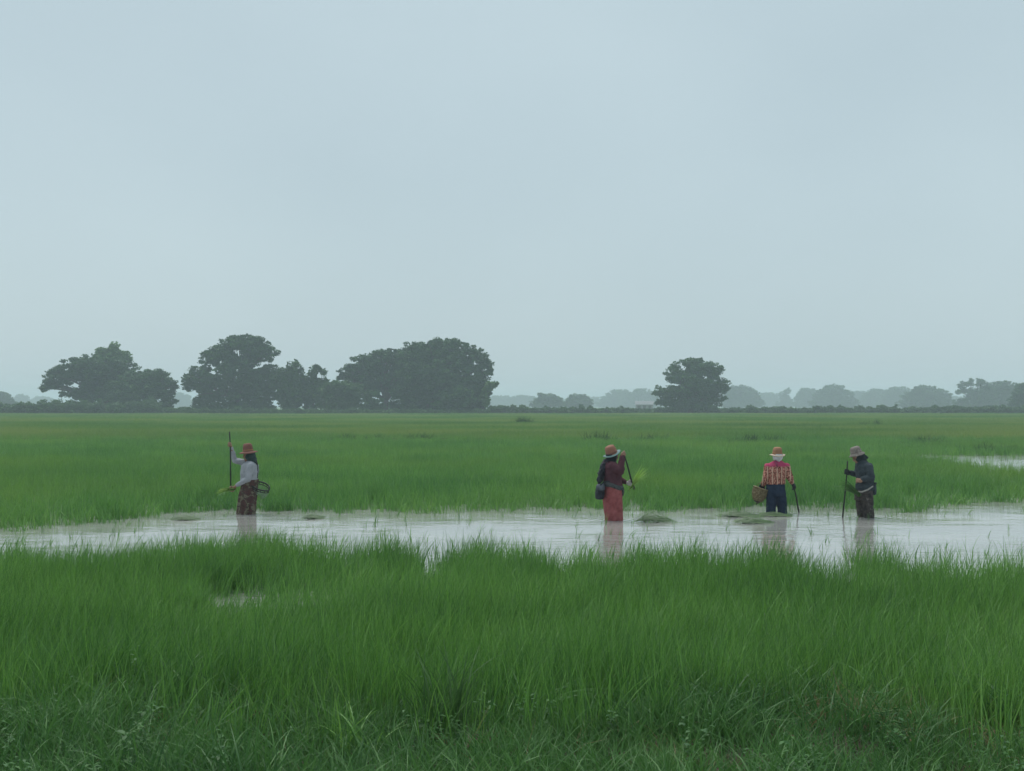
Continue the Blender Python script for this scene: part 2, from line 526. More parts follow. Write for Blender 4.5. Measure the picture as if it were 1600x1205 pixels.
x, y = x[k], y[k]
hs = 0.80 + 0.32 * hash_noise(x, y, 1.6, 12) + nprng.normal(0, 0.07, len(x))
hs *= 1 - 0.30 * np.exp(-(((x + 2.2) / 1.1) ** 2 + ((y - 10.9) / 1.1) ** 2))
scatter('rice_stand', np.stack([x, y, np.maximum(ground_z(x, y), 0.0)], 1), rots_for(len(x), 1.5, 0.13), np.stack([np.ones(len(x)), np.ones(len(x)), hs], 1), near_rice,
        'near stand of tall green rice blades leaning in the wind', 'rice')

sprig = tuft_set('rice_sprig', 12, M['rice_near'], n=4, h=0.27, spread=0.04, width=0.0085, bend=0.45, wind=0.45, segs=4, hvar=(0.5, 1.1))
x, y = wedge(11.5, 23.5, 15.0)
gap_n, gap_f = y - near_edge(x), mid_edge(x) - y
p = 0.85 * np.exp(-np.clip(gap_n, 0, 9) / 1.2) + 0.30 * np.exp(-np.clip(gap_f, 0, 9) / 0.8) + 0.05 * (hash_noise(x, y, 2.2, 13) > 0.55) + 0.03 * (x > 1)
k = (nprng.random(len(x)) < p) & (gap_n > -0.4) & (gap_f > -0.2)
x, y = x[k], y[k]
sc_ = nprng.uniform(0.7, 1.25, len(x)) * (1 + 0.75 * np.exp(-np.clip(gap_n[k], 0, 9) / 0.9))
scatter('rice_seedlings', np.stack([x, y, np.zeros(len(x))], 1), rots_for(len(x), 1.2, 0.12), np.stack([sc_, sc_, sc_], 1), sprig,
        'thin scattered rice sprigs standing in the open water', 'rice')

mid_rice = tuft_set('rice_clump', 14, M['rice_mid'], n=24, h=0.50, spread=0.20, width=0.012, bend=0.30, wind=0.35, segs=3)
def open_water(x, y):
    return np.exp(-((np.clip(14.0 + 1.4 * (hash_noise(x, y, 3, 14) - 0.5) * 2 - x, 0, 99) / 0.9) ** 2 + (np.clip(np.abs(y - 41.5) - 6.0, 0, 99) / 1.0) ** 2))
x, y = wedge(19.0, 42.0, 16, 1.2)
x2, y2 = wedge(42.0, 67.0, 9, 1.15)
x, y = np.concatenate([x, x2]), np.concatenate([y, y2])
g_ = y - mid_edge(x)
d = np.where(g_ > 0, 0.35 + 0.65 * sstep(0, 0.8, g_), 0)
d *= 1 - 0.965 * open_water(x, y)
d *= 0.45 + 0.55 * np.clip(1.6 * hash_noise(x, y, 0.8, 31), 0, 1)
k = nprng.random(len(x)) < d
x, y = x[k], y[k]
hs = 0.74 + 0.36 * hash_noise(x, y, 1.6, 15) + nprng.normal(0, 0.10, len(x))
hs *= 0.62 + 0.38 * sstep(0.0, 1.6, y - mid_edge(x))
scatter('rice_field', np.stack([x, y, np.zeros(len(x))], 1), rots_for(len(x), 3.1), np.stack([np.ones(len(x)), np.ones(len(x)), hs], 1), mid_rice,
        'even green rice field behind the four workers', 'rice')

far_rice = tuft_set('rice_swath', 10, M['rice_far'], n=36, h=0.46, spread=0.55, width=0.030, bend=0.25, wind=0.2, segs=2)
x, y = wedge(67.9, 130.0, 2.6, 1.12)
x2, y2 = wedge(130.0, 274.0, 1.1, 1.1)
x, y = np.concatenate([x, x2]), np.concatenate([y, y2])
hs = 0.62 + 0.45 * hash_noise(x, y, 9, 16) + 0.35 * hash_noise(x / 4, y, 2.2, 32) + nprng.normal(0, 0.10, len(x))
scatter('far_rice_field', np.stack([x, y, np.zeros(len(x))], 1), rots_for(len(x), 3.1), np.stack([np.ones(len(x)), np.ones(len(x)), hs], 1), far_rice,
        'paler yellowish rice field reaching to the tree line', 'rice')

# bank vegetation at the viewer's feet
bank_grass = tuft_set('bank_tuft', 16, M['bank_grass'], n=60, h=0.33, spread=0.25, width=0.0090, bend=0.6, wind=0.15, segs=5, hvar=(0.35, 1.15), z0=-0.03)
CLEARINGS = [(2.15, 7.45, 0.62, 0.26, 0.85), (2.95, 7.0, 0.26, 0.22, 0.97)]
def clear_at(x, y):
    c = np.zeros(len(x))
    for cx, cyy, rx, ry, s in CLEARINGS:
        c = np.maximum(c, s * np.exp(-(((x - cx) / rx) ** 2 + ((y - cyy) / ry) ** 2) ** 1.5))
    return c
x, y = wedge(5.0, 9.6, 42, 1.2, 1.2)
d = (1 - clear_at(x, y)) * (0.70 + 0.30 * hash_noise(x, y, 0.55, 17)) * (1 - sstep(7.2, 8.4, y + 0.8 * (hash_noise(x, y, 1.3, 18) - 0.5)))
k = nprng.random(len(x)) < d
x, y = x[k], y[k]
s_ = (0.55 + 0.75 * hash_noise(x, y, 0.9, 19)) * nprng.uniform(0.8, 1.2, len(x))
scatter('bank_grass', np.stack([x, y, ground_z(x, y)], 1), rots_for(len(x), 3.1, 0.15), np.stack([s_, s_, s_], 1), bank_grass,
        'tangled coarse wet grass along the near bank', 'grass')

def weed_mesh(rng):
    V, F, T = [], [], []
    for _ in range(rng.randint(3, 5)):
        a = rng.uniform(0, 6.28); lean = rng.uniform(0.1, 0.5); h = rng.uniform(0.10, 0.24)
        for j in range(rng.randint(12, 18)):
            t = (j + 1) / 18
            c = Vector((math.cos(a) * lean * t * h, math.sin(a) * lean * t * h, h * t * 1.1))
            az = rng.uniform(0, 6.28); el = rng.uniform(-0.1, 0.7); ln = rng.uniform(0.016, 0.036); wd = ln * rng.uniform(0.22, 0.36)
            d = Vector((math.cos(az) * math.cos(el), math.sin(az) * math.cos(el), math.sin(el)))
            s = Vector((-math.sin(az), math.cos(az), 0))
            b = len(V)
            tip = c + d * ln + Vector((0, 0, -0.25 * ln))
            V += [tuple(c), tuple(c + d * ln * 0.5 + s * wd), tuple(tip), tuple(c + d * ln * 0.5 - s * wd)]
            F.append((b, b + 1, b + 2, b + 3)); T += [0, .5, 1, .5]
    return np_mesh('weed', V, F, T)
weeds = bpy.data.collections.new('weeds')
for i in range(10):
    me = weed_mesh(random.Random(i + 50)); me.materials.append(M['bank_weed'])
    weeds.objects.link(bpy.data.objects.new('weed_%02d' % i, me))
x, y = wedge(5.0, 7.8, 24, 1.2, 1.2)
d = (1 - 0.75 * clear_at(x, y)) * (0.10 + 0.75 * (hash_noise(x, y, 0.8, 21) > 0.55)) * (0.4 + 0.6 * sstep(8.0, 6.6, y))
k = nprng.random(len(x)) < d
x, y = x[k], y[k]
s_ = nprng.uniform(0.7, 1.5, len(x))
scatter('bank_weeds', np.stack([x, y, ground_z(x, y)], 1), rots_for(len(x), 3.1, 0.1), np.stack([s_, s_, s_], 1), weeds,
        'low leafy weeds covering the near bank', 'weeds')

straw = tuft_set('straw', 8, M['dry_straw'], n=9, h=0.16, spread=0.10, width=0.006, bend=1.3, wind=0.0, segs=3, hvar=(0.3, 1.2), z0=-0.01)
x = np.concatenate([nprng.normal(2.1, 0.5, 170), nprng.uniform(-3.5, 3.5, 130), nprng.normal(0.9, 0.3, 30)])
y = np.concatenate([nprng.normal(7.4, 0.25, 170), nprng.uniform(5.6, 8.6, 130), nprng.normal(8.1, 0.2, 30)])
scatter('dry_straw', np.stack([x, y, ground_z(x, y)], 1), rots_for(len(x), 3.1, 0.5), np.ones((len(x), 3)), straw,
        'scraps of brown dry straw on the bare wet soil', 'straw')

def grass_clump(px, py, Y, n, h, width, spread, bend, label, mat, seed, group='coarse grass clumps on the near bank'):
    p = at(px, py, Y)
    zg = float(ground_z(np.array([p.x]), np.array([Y]))[0])
    root = empty('grass_clump', (p.x, Y, zg))
    V, F, T = blade_arrays(random.Random(seed), n, h, spread, width, bend, 0.0, 7, (0.5, 1.1), -0.02)
    obj('blades', np_mesh('blades', V, F, T), mat, root)
    tag(root, label, 'grass', group)
grass_clump(690, 1130, 6.9, 60, 0.55, 0.017, 0.14, 0.35, 'tall dark grass clump standing upright near the bottom middle', M['dark_tuft'], 1)
grass_clump(1385, 1120, 7.7, 34, 0.46, 0.013, 0.09, 0.85, 'pale grass clump arching left over the bare brown soil', M['bank_grass'], 2)
grass_clump(1075, 1080, 7.9, 30, 0.48, 0.016, 0.08, 0.6, 'pale broad-bladed grass clump right of the bottom middle', M['bank_grass'], 3)
grass_clump(1560, 1060, 7.4, 46, 0.50, 0.013, 0.12, 0.8, 'arching grass clump above the dark hollow at the right edge', M['bank_grass'], 4)
grass_clump(560, 1150, 6.6, 40, 0.36, 0.012, 0.11, 0.7, 'yellow-green grass clump left of the tall dark clump', M['rice_near'], 5)
grass_clump(830, 1110, 7.3, 26, 0.42, 0.014, 0.08, 0.9, 'loose drooping grass clump right of the tall dark clump', M['bank_grass'], 6)
grass_clump(95, 1080, 7.2, 44, 0.46, 0.011, 0.10, 0.4, 'upright yellow-green grass clump near the lower left corner', M['rice_near'], 7)
grass_clump(290, 1060, 7.6, 32, 0.42, 0.013, 0.1, 0.85, 'arching pale grass clump in the lower left', M['bank_grass'], 8)

# weed strips standing out of the far field
def field_weeds(px, py, Y, wpx, h, label, seed):
    p = at(px, py, Y)
    rng = random.Random(seed)
    root = empty('weed_strip', (p.x, Y, 0.0))
    L = wpx / FPX * Y
    Vs, Fs, Ts, b = [], [], [], 0
    for i in range(max(6, int(L * 9))):
        V, F, T = blade_arrays(rng, 16, h * rng.uniform(0.6, 1.0), 0.22, 0.03, 0.4, 0.2, 3)
        u = rng.uniform(-1, 1)
        V = V + np.array([u * L / 2, rng.uniform(-0.5, 0.5), 0]); V[:, 2] *= (1.05 - 0.6 * u * u)
        Vs.append(V); Fs.append(F + b); Ts.append(T); b += len(V)
    obj('blades', np_mesh('blades', np.concatenate(Vs), np.concatenate(Fs), np.concatenate(Ts)), M['strip_weed'], root)['kind'] = 'stuff'
    tag(root, label, 'weeds', 'dark weed strips in the rice field')
field_weeds(935, 682, 64.0, 62, 0.85, 'dark weed strip in the field above the red-skirted worker', 1)
field_weeds(1020, 683, 65.0, 70, 0.70, 'faint low weed strip right of the dark strip', 2)
field_weeds(1195, 685, 62.0, 120, 0.76, 'dark weed strip behind the hat of the worker in jeans', 3)
field_weeds(655, 678, 65.5, 60, 0.76, 'thin weed strip along the bund near the middle of the field', 4)
field_weeds(560, 679, 65.8, 120, 0.68, 'long thin weed strip on the bund below the big rain tree', 5)
field_weeds(1440, 690, 60.0, 90, 0.72, 'weed strip beyond the yellow-green rice on the right', 6)
field_weeds(815, 658, 130.0, 40, 1.1, 'small dark weed strip below the distant tree gap', 7)
field_weeds(1360, 664, 110.0, 45, 1.0, 'small dark weed strip far behind the worker in the grey hat', 8)
field_weeds(1545, 708, 52.0, 130, 0.58, 'weed fringe along the far edge of the open pool', 9)

# ------------------------------------------------------------------ trees
def leaf_cards(rng, centers, radii, per, size, up=0.35):
    """leaf-clump faces: centres n x 3, radii n x 3 (pad half axes), per cards each"""
    n = len(centers)
    c = np.repeat(centers, per, 0)
    r = np.repeat(radii, per, 0)
    d = rng.normal(size=(n * per, 3))
    d /= np.linalg.norm(d, axis=1, keepdims=True)
    p = c + d * r * (rng.random((n * per, 1)) ** 0.45)
    nrm = rng.normal(size=(n * per, 3)); nrm[:, 2] = np.abs(nrm[:, 2]) + up
    nrm /= np.linalg.norm(nrm, axis=1, keepdims=True)
    a = np.cross(nrm, rng.normal(size=(n * per, 3))); a /= np.linalg.norm(a, axis=1, keepdims=True)
    b = np.cross(nrm, a)
    s = size * rng.uniform(0.55, 1.35, (n * per, 1))
    el = rng.uniform(0.45, 0.8, (n * per, 1))
    bow = nrm * s * 0.18
    V = np.stack([p - a * s - bow, p - b * s * el + bow, p + a * s - bow, p + b * s * el + bow], 1).reshape(-1, 3)
    F = np.arange(len(V)).reshape(-1, 4)
    return V, F

def tube(bm, pts, rads, seg=7):
    rings = []
    for i, (p, r) in enumerate(zip(pts, rads)):
        d = (pts[min(i + 1, len(pts) - 1)] - pts[max(i - 1, 0)]).normalized()
        q = Vector((0, 0, 1)).rotation_difference(d)
        rings.append([bm.verts.new(p + q @ Vector((math.cos(2 * math.pi * k / seg) * r, math.sin(2 * math.pi * k / seg) * r, 0))) for k in range(seg)])
    for a, b in zip(rings, rings[1:]):
        for k in range(seg):
            bm.faces.new((a[k], a[(k + 1) % seg], b[(k + 1) % seg], b[k]))
    bm.faces.new(list(reversed(rings[0]))); bm.faces.new(rings[-1])

def make_tree(name, label, cat, Y, lobes, trunk_px, mat, holes=(), flat=0.5, dens=1.0, card=0.28, per=34, seed=0, group=None, trunk_r=0.45, clump=0.78, deep=0.75, trunks=1, skirt_px=()):
    """lobes in photograph pixels (cx, cy, rx, ry) at distance Y; the crown is a cloud of leaf pads filling them"""
    rng = np.random.default_rng(seed + 100)
    pr = random.Random(seed)
    s = Y / FPX
    base = at(trunk_px, HORIZON, Y); base.z = 0.0
    root = empty(name, base)
    if skirt_px:
        lobes = list(lobes) + [(a_, HORIZON + 2, b_, 9) for a_, b_ in skirt_px]
    C, RR = [], []
    for (cx, cyy, rx, ry) in lobes:
        c = np.array(at(cx, cyy, Y)) - np.array(base)
        ax = np.array([rx * s, rx * s * deep, ry * s])
        cl = clump * 1.15
        n = int(max(6, dens * 2.7 * (ax[0] * ax[2] * 3.14) / (cl * cl * flat * 2.0)))
        dv = rng.normal(size=(n, 3)); dv /= np.linalg.norm(dv, axis=1, keepdims=True)
        rad = rng.random((n, 1)) ** 0.42
        p = c + dv * ax * rad * 0.97
        p[:, 1] += (pr.random() - 0.5) * ax[1] * 0.5
        cr = cl * rng.uniform(0.55, 1.3, (n, 1)) * np.array([1, 1, flat])
        C.append(p); RR.append(cr)
    C, RR = np.concatenate(C), np.concatenate(RR)
    ok = C[:, 2] > 0.25
    for hx, hy, hr in holes:
        hc = np.array(at(hx, hy, Y)) - np.array(base)
        ok &= ((C[:, 0] - hc[0]) ** 2 + ((C[:, 2] - hc[2]) * 1.3) ** 2) > (hr * 1.05 * s + clump * 0.6) ** 2
    C, RR = C[ok], RR[ok]
    V, F = leaf_cards(rng, C, RR, per, card)
    V[:, 2] = np.maximum(V[:, 2], 0.05)
    obj('crown', np_mesh('crown', V, F), mat, root, smooth=False)
    bm = bmesh.new()
    top = max(l[1] for l in lobes)
    for tix in range(trunks):
        ox = 0.0 if trunks == 1 else pr.uniform(-1.8, 1.8)
        fork = Vector((ox + pr.uniform(-.5, .5), pr.uniform(-.4, .4), max(1.2, 0.22 * max(C[:, 2]))))
        b0 = Vector((ox, 0, -0.1))
        tube(bm, [b0, b0.lerp(fork, 0.15), fork], [trunk_r * 1.5, trunk_r * 1.05, trunk_r * 0.9], 9)
        for (cx, cyy, rx, ry) in lobes[tix::trunks]:
            e = at(cx, cyy, Y) - base
            e.y = pr.uniform(-1, 1) * rx * s * 0.4
            if e.z < fork.z + 0.4:
                continue
            mid = fork.lerp(e, 0.5) + Vector((pr.uniform(-.6, .6), pr.uniform(-.6, .6), pr.uniform(0.2, 1.0)))
            tube(bm, [fork - Vector((0, 0, 0.3)), mid, e], [trunk_r * 0.55, trunk_r * 0.36, trunk_r * 0.10], 6)
            for _ in range(3):
                e2 = e + Vector((pr.uniform(-1, 1) * rx * s * 0.8, pr.uniform(-1, 1) * rx * s * 0.5, pr.uniform(-0.2, 0.7) * ry * s))
                tube(bm, [mid, mid.lerp(e2, 0.5) + Vector((0, 0, 0.3)), e2], [trunk_r * 0.25, trunk_r * 0.16, trunk_r * 0.05], 5)
    obj('trunk', bm_mesh(bm, 'trunk'), M['bark'], root)
    tag(root, label, cat, group)
    return root

GT = 'trees along the edge of the rice field'
make_tree('rain_tree', 'broad dark umbrella tree at far left with drooping left branch', 'tree', 286,
          [(150, 574, 56, 20), (108, 590, 40, 13), (182, 586, 38, 26), (80, 601, 18, 8), (73, 606, 9, 8), (155, 603, 42, 18), (122, 614, 36, 10), (165, 620, 50, 14), (95, 580, 22, 8)],
          165, M['rain_leaf'], holes=[(121, 599, 5), (88, 612, 4), (113, 611, 2)], seed=1, group=GT, trunk_r=0.7, skirt_px=[(150, 34), (185, 30), (120, 26)])
make_tree('spreading_tree', 'smaller dark tree overlapping the far-left umbrella tree on its right', 'tree', 279,
          [(226, 594, 44, 17), (250, 602, 28, 18), (215, 612, 50, 20), (262, 622, 14, 18), (195, 622, 34, 14), (240, 585, 18, 9), (268, 604, 10, 10)],
          225, M['rain_leaf'], holes=[(262, 607, 2)], seed=2, group=GT, trunk_r=0.55, skirt_px=[(225, 34), (258, 16)])
make_tree('young_tree', 'light green treetop rising behind the far-left umbrella tree', 'tree', 302,
          [(177, 546, 10, 10), (160, 553, 14, 9), (192, 557, 12, 12), (176, 562, 26, 14), (172, 550, 14, 9)], 178, M['light_leaf'], seed=3, group=GT, trunk_r=0.35, flat=0.7, clump=0.8, card=0.36)
make_tree('gapped_tree', 'tall dark tree with sky gaps in its crown, left of the bamboo', 'tree', 280,
          [(375, 545, 40, 21), (412, 550, 24, 18), (345, 562, 34, 22), (318, 588, 30, 20), (370, 585, 52, 28), (412, 598, 32, 34), (325, 615, 30, 22), (380, 618, 50, 22), (300, 600, 15, 12), (390, 532, 22, 9), (362, 535, 12, 8)],
          372, M['rain_leaf'], holes=[(369, 550, 4), (347, 566, 3), (335, 580, 5), (406, 573, 4), (378, 556, 2), (302, 614, 4), (352, 621, 2), (330, 572, 2)], seed=4, group=GT, trunk_r=0.7, flat=0.5, skirt_px=[(325, 26), (365, 34), (405, 30)])
for k_, (lob, tp, lb) in enumerate([
        ([(452, 583, 13, 16), (463, 596, 12, 26), (447, 606, 16, 32), (462, 620, 14, 20), (462, 568, 4, 5), (470, 616, 30, 20), (438, 596, 12, 22), (470, 578, 6, 5)], 456, 'feathery bamboo clump right of the tall gapped tree'),
        ([(490, 588, 9, 13), (497, 603, 18, 20), (484, 614, 18, 24), (503, 581, 6, 4), (495, 575, 4, 4), (478, 598, 12, 12), (508, 612, 16, 18)], 492, 'smaller feathery bamboo clump left of the pale bushes')]):
    make_tree('bamboo_clump', lb, 'bamboo', 276, lob, tp, M['tree_leaf'], seed=20 + k_, group=GT, trunk_r=0.12, flat=1.0, clump=0.6, card=0.34, per=22, trunks=5, skirt_px=[(tp, 18)])
for k_, (lob, tp, lb) in enumerate([
        ([(522, 608, 20, 15), (515, 622, 24, 18)], 520, 'pale green bush between the bamboo and the big rain trees'),
        ([(548, 612, 22, 15), (545, 626, 24, 14)], 546, 'pale green bush under the left edge of the big rain trees'),
        ([(582, 624, 18, 14)], 582, 'low bush in the gap below the left rain tree')]):
    make_tree('bush', lb, 'bush', 272, lob, tp, M['bush_leaf' if k_ < 2 else 'tree_leaf'], seed=30 + k_, group='bushes below the trees', trunk_r=0.14, flat=0.8, clump=0.8, card=0.36, trunks=3, skirt_px=[(tp, 20)])
make_tree('rain_tree', 'sloping dark rain tree joined to the left of the largest tree', 'tree', 284,
          [(585, 570, 44, 18), (550, 581, 21, 12), (622, 562, 38, 15), (600, 593, 58, 22), (562, 606, 30, 16), (640, 602, 40, 34), (605, 552, 22, 6), (538, 590, 10, 8)],
          600, M['rain_leaf'], holes=[(575, 622, 3), (568, 632, 4), (540, 633, 6)], seed=5, group=GT, trunk_r=0.75, skirt_px=[(610, 22), (645, 30)])
make_tree('rain_tree', 'largest dark rain tree with a domed crown reaching the ground', 'tree', 276,
          [(690, 553, 62, 23), (725, 563, 40, 26), (660, 560, 44, 22), (747, 590, 23, 32), (690, 588, 70, 34), (700, 618, 64, 24), (742, 616, 24, 28), (650, 614, 40, 26), (692, 538, 32, 9), (648, 543, 22, 8), (757, 572, 12, 14)],
          672, M['rain_leaf'], holes=[(732, 555, 2), (742, 569, 3), (738, 584, 3), (758, 577, 2)], seed=6, group=GT, trunk_r=0.9, skirt_px=[(655, 30), (700, 40), (738, 24)])
make_tree('creeper_bush', 'small pale green sprig sticking out right of the largest tree', 'bush', 271,
          [(772, 600, 8, 4), (764, 605, 6, 7), (758, 622, 7, 14)], 758, M['light_leaf'], seed=7, trunk_r=0.12, flat=0.9, clump=0.5, card=0.3, group='bushes below the trees')
make_tree('bush', 'rounded green bush in front of the largest tree', 'bush', 268,
          [(716, 622, 26, 17), (700, 632, 22, 9)], 716, M['tree_leaf'], seed=8, trunk_r=0.18, flat=0.8, clump=0.8, card=0.36, group='bushes below the trees', trunks=3)
make_tree('shade_tree', 'single round-crowned tree standing alone right of the middle', 'tree', 292,
          [(1080, 578, 36, 18), (1056, 586, 20, 13), (1108, 582, 24, 18), (1078, 606, 50, 20), (1124, 604, 17, 13), (1034, 612, 14, 7), (1075, 624, 44, 15), (1040, 628, 18, 8), (1116, 624, 18, 12), (1085, 566, 20, 7), (1082, 598, 42, 24), (1106, 602, 24, 16)],
          1078, M['tree_leaf'], holes=[(1067, 575, 4), (1100, 590, 3), (1037, 602, 4), (1057, 600, 3), (1047, 601, 3), (1116, 596, 2)], seed=9, group=GT, trunk_r=0.6, flat=0.6, skirt_px=[(1060, 26), (1095, 30)])

GF = 'hazy trees beyond the hedgerow'
FAR = [  # cx, top, width, distance, label
    (856, 614, 46, 600, 'small hazy dome tree nearest the gap right of the largest tree'),
    (903, 615, 40, 620, 'small hazy flat-topped tree beside the hazy dome tree'),
    (783, 618, 60, 1300, 'faint pale tree just right of the largest tree'),
    (818, 617, 50, 1250, 'faint pale tree left of the small hazy dome tree'),
    (880, 623, 60, 1350, 'faint pale low tree between the two small hazy trees'),
    (936, 620, 56, 1300, 'faint pale tree right of the hazy flat-topped tree'),
    (972, 608, 66, 1100, 'broad pale tree left of the pale grey shed'),
    (1004, 607, 56, 1060, 'pale tree behind the pale grey shed'),
    (1158, 601, 58, 820, 'hazy tree just right of the lone round-crowned tree'),
    (1202, 613, 52, 1250, 'faint pale tree above the worker in jeans'),
    (1228, 607, 24, 1050, 'narrow wispy pale tree near the worker in jeans'),
    (1264, 606, 46, 1000, 'pale tree left of the grey dome tree'),
    (1302, 600, 62, 820, 'grey dome tree above and left of the worker in the grey hat'),
    (1346, 611, 50, 1150, 'pale low tree above the worker in the grey hat'),
    (1374, 606, 56, 1020, 'pale flat-topped tree right of the worker in the grey hat'),
    (1406, 604, 56, 960, 'pale tree left of the darker hazy dome on the right'),
    (1448, 602, 72, 680, 'darker hazy dome tree on the right'),
    (1492, 619, 54, 1250, 'faint pale tree in the dip right of the hazy dome'),
    (1522, 594, 52, 560, 'hazy open-crowned tree with sky gaps near the right edge'),
    (1566, 595, 74, 570, 'hazy broad tree behind the rightmost tree'),
    (1608, 593, 50, 400, 'dark green tree cut by the right edge'),
    (4, 612, 34, 560, 'hazy tree cut by the left edge'),
    (34, 616, 30, 1250, 'faint pale tree near the left edge'),
    (66, 619, 44, 1350, 'faint pale tree left of the drooping branch'),
    (283, 613, 34, 1200, 'faint pale tree in the gap beside the tall gapped tree'),
    (1655, 596, 80, 600, 'hazy tree outside the right edge'),
]
for k_, (cx, top, wd, Y, lb) in enumerate(FAR[:-1]):
    pr = random.Random(k_ + 3)
    h = HORIZON + 1.5 - top
    a = wd / 2.0 * 1.12
    lobes = [(cx, top + h * 0.36, a * 0.72, h * 0.36), (cx - a * 0.45, top + h * 0.55, a * 0.5, h * 0.32), (cx + a * 0.45, top + h * 0.52, a * 0.52, h * 0.34),
             (cx, top + h * 0.68, a * 0.9, h * 0.30), (cx - a * 0.2 + pr.uniform(-4, 4), top + h * 0.2, a * 0.35, h * 0.18), (cx + pr.uniform(-6, 6), top + h * 0.82, a * 0.8, h * 0.2)]
    hl = ()
    if 'open-crowned' in lb:
        lobes = [(1506, 603, 9, 8), (1516, 600, 8, 7), (1533, 598, 9, 7), (1541, 606, 12, 8), (1524, 612, 20, 8), (1502, 612, 8, 5), (1525, 624, 22, 10)]
        hl = [(1521, 603, 2.5), (1526, 607, 2), (1511, 606, 1.5)]
    if 'narrow wispy' in lb:
        lobes = [(1230, 611, 6, 5), (1224, 618, 8, 6), (1229, 626, 11, 8)]
    big = Y / 600.0
    lobes = lobes + [(cx, HORIZON, a * 1.0, h * 0.16), (cx - a * 0.7, HORIZON - h * 0.1, a * 0.5, h * 0.2), (cx + a * 0.7, HORIZON - h * 0.12, a * 0.5, h * 0.22)]
    make_tree('distant_tree', lb, 'tree', Y, lobes, cx, M['tree_leaf'], holes=hl, seed=60 + k_, group=GF, trunk_r=0.5, flat=0.6, clump=0.9 * max(0.9, big ** 0.5), card=0.42 * max(0.9, big ** 0.6), per=20, dens=0.9)

def hedgerow(label, segs, Y, mat, seed, clump=0.7):
    """segs: (px0, px1, top py)"""
    rng = np.random.default_rng(seed)
    s = Y / FPX
    px0, px1 = segs[0][0], segs[-1][1]
    base = at((px0 + px1) / 2, HORIZON, Y); base.z = 0
    root = empty('hedgerow', base)
    C, RR = [], []
    bm = bmesh.new()
    for a, b, top in segs:
        L = (b - a) * s
        hgt = CAM_H - (top - HORIZON) * s
        n = int(L * 34)
        u = rng.uniform(a, b, n)
        loc = hgt * (0.78 + 0.5 * hash_noise(u, 0 * u, 7.0, seed) * hash_noise(u, 0 * u, 2.0, seed + 1) * 1.6)
        x = (u - 800) * s - base.x
        z = loc * rng.random(n) ** 0.6
        y = rng.normal(0, 1.1, n)
        C.append(np.stack([x, y, np.maximum(z - 0.3, 0.2)], 1))
        RR.append(rng.uniform(0.4, 1.0, (n, 1)) * clump * np.array([1, 1, 0.6]))
        for _ in range(int(L / 3)):
            xx = (rng.uniform(a, b) - 800) * s - base.x
            tube(bm, [Vector((xx, rng.normal(0, .5), 0)), Vector((xx + rng.normal(0, .3), rng.normal(0, .5), hgt * 0.7))], [0.05, 0.02], 5)
    V, F = leaf_cards(rng, np.concatenate(C), np.concatenate(RR), 16, 0.26)
    V[:, 2] = np.maximum(V[:, 2], 0.03)
    obj('foliage', np_mesh('foliage', V, F), mat, root, smooth=False)
    so = obj('stems', bm_mesh(bm, 'stems'), M['bark'], root)
    so['kind'] = 'stuff'
    tag(root, label, 'hedge')
hedgerow('long low dark hedge along the far field edge on the right', [(762, 860, 635.5), (860, 1000, 636.5), (1000, 1030, 637), (1030, 1140, 637), (1140, 1480, 635.5), (1480, 1640, 634)], 296, M['hedge_leaf'], 1)
hedgerow('low green scrub bank below the far-left umbrella tree', [(-25, 30, 631), (30, 80, 629.5), (80, 200, 628.5), (200, 250, 626), (250, 300, 637)], 270, M['hedge_leaf'], 2, 0.9)
hedgerow('thin low scrub running along the foot of the large middle trees', [(285, 420, 638), (420, 600, 638.5), (600, 765, 639)], 266, M['hedge_leaf'], 3, 0.5)

# shed with a white roof among the far trees
def shed():
    Y = 430.0
    c = at(1007, HORIZON, Y); c.z = 0
    root = empty('shed', c, R(-6))
    wm = noise_mat('shed_wall', [(0.24, 0.24, 0.23), (0.32, 0.32, 0.31)], scale=1.5)
    rm = noise_mat('shed_roof', [(0.34, 0.36, 0.37), (0.44, 0.46, 0.47)], scale=2.0, rough=0.5)
    dm = noise_mat('shed_door', [(0.10, 0.09, 0.08), (0.16, 0.14, 0.12)], scale=3)
    def box(name, mat, x0, x1, y0, y1, z0, z1):
        bm = bmesh.new()
        bmesh.ops.create_cube(bm, size=1, matrix=Matrix.Translation(((x0 + x1) / 2, (y0 + y1) / 2, (z0 + z1) / 2)) @ Matrix.Diagonal((x1 - x0, y1 - y0, z1 - z0, 1)))
        return obj(name, bm_mesh(bm, name), mat, root, smooth=False)
    box('wall', wm, -2.9, 2.9, -2, 2, 0, 2.4)
    bm = bmesh.new()
    v = [bm.verts.new(p) for p in [(-3.2, -2.5, 2.25), (3.2, -2.5, 2.25), (3.2, 0, 3.5), (-3.2, 0, 3.5), (-3.2, 2.5, 2.25), (3.2, 2.5, 2.25)]]
    bm.faces.new((v[0], v[1], v[2], v[3])); bm.faces.new((v[3], v[2], v[5], v[4]))
    bmesh.ops.solidify(bm, geom=bm.faces[:], thickness=0.08)
    obj('roof', bm_mesh(bm, 'roof'), rm, root, smooth=False)
    box('door', dm, -0.5, 0.5, -2.04, -1.98, 0.05, 2.0)
    for x in (-1.8, 1.8):
        box('window', dm, x - 0.5, x + 0.5, -2.04, -1.98, 1.0, 1.9)
    tag(root, 'small pale grey shed with a pitched roof left of the lone tree', 'shed')
shed()

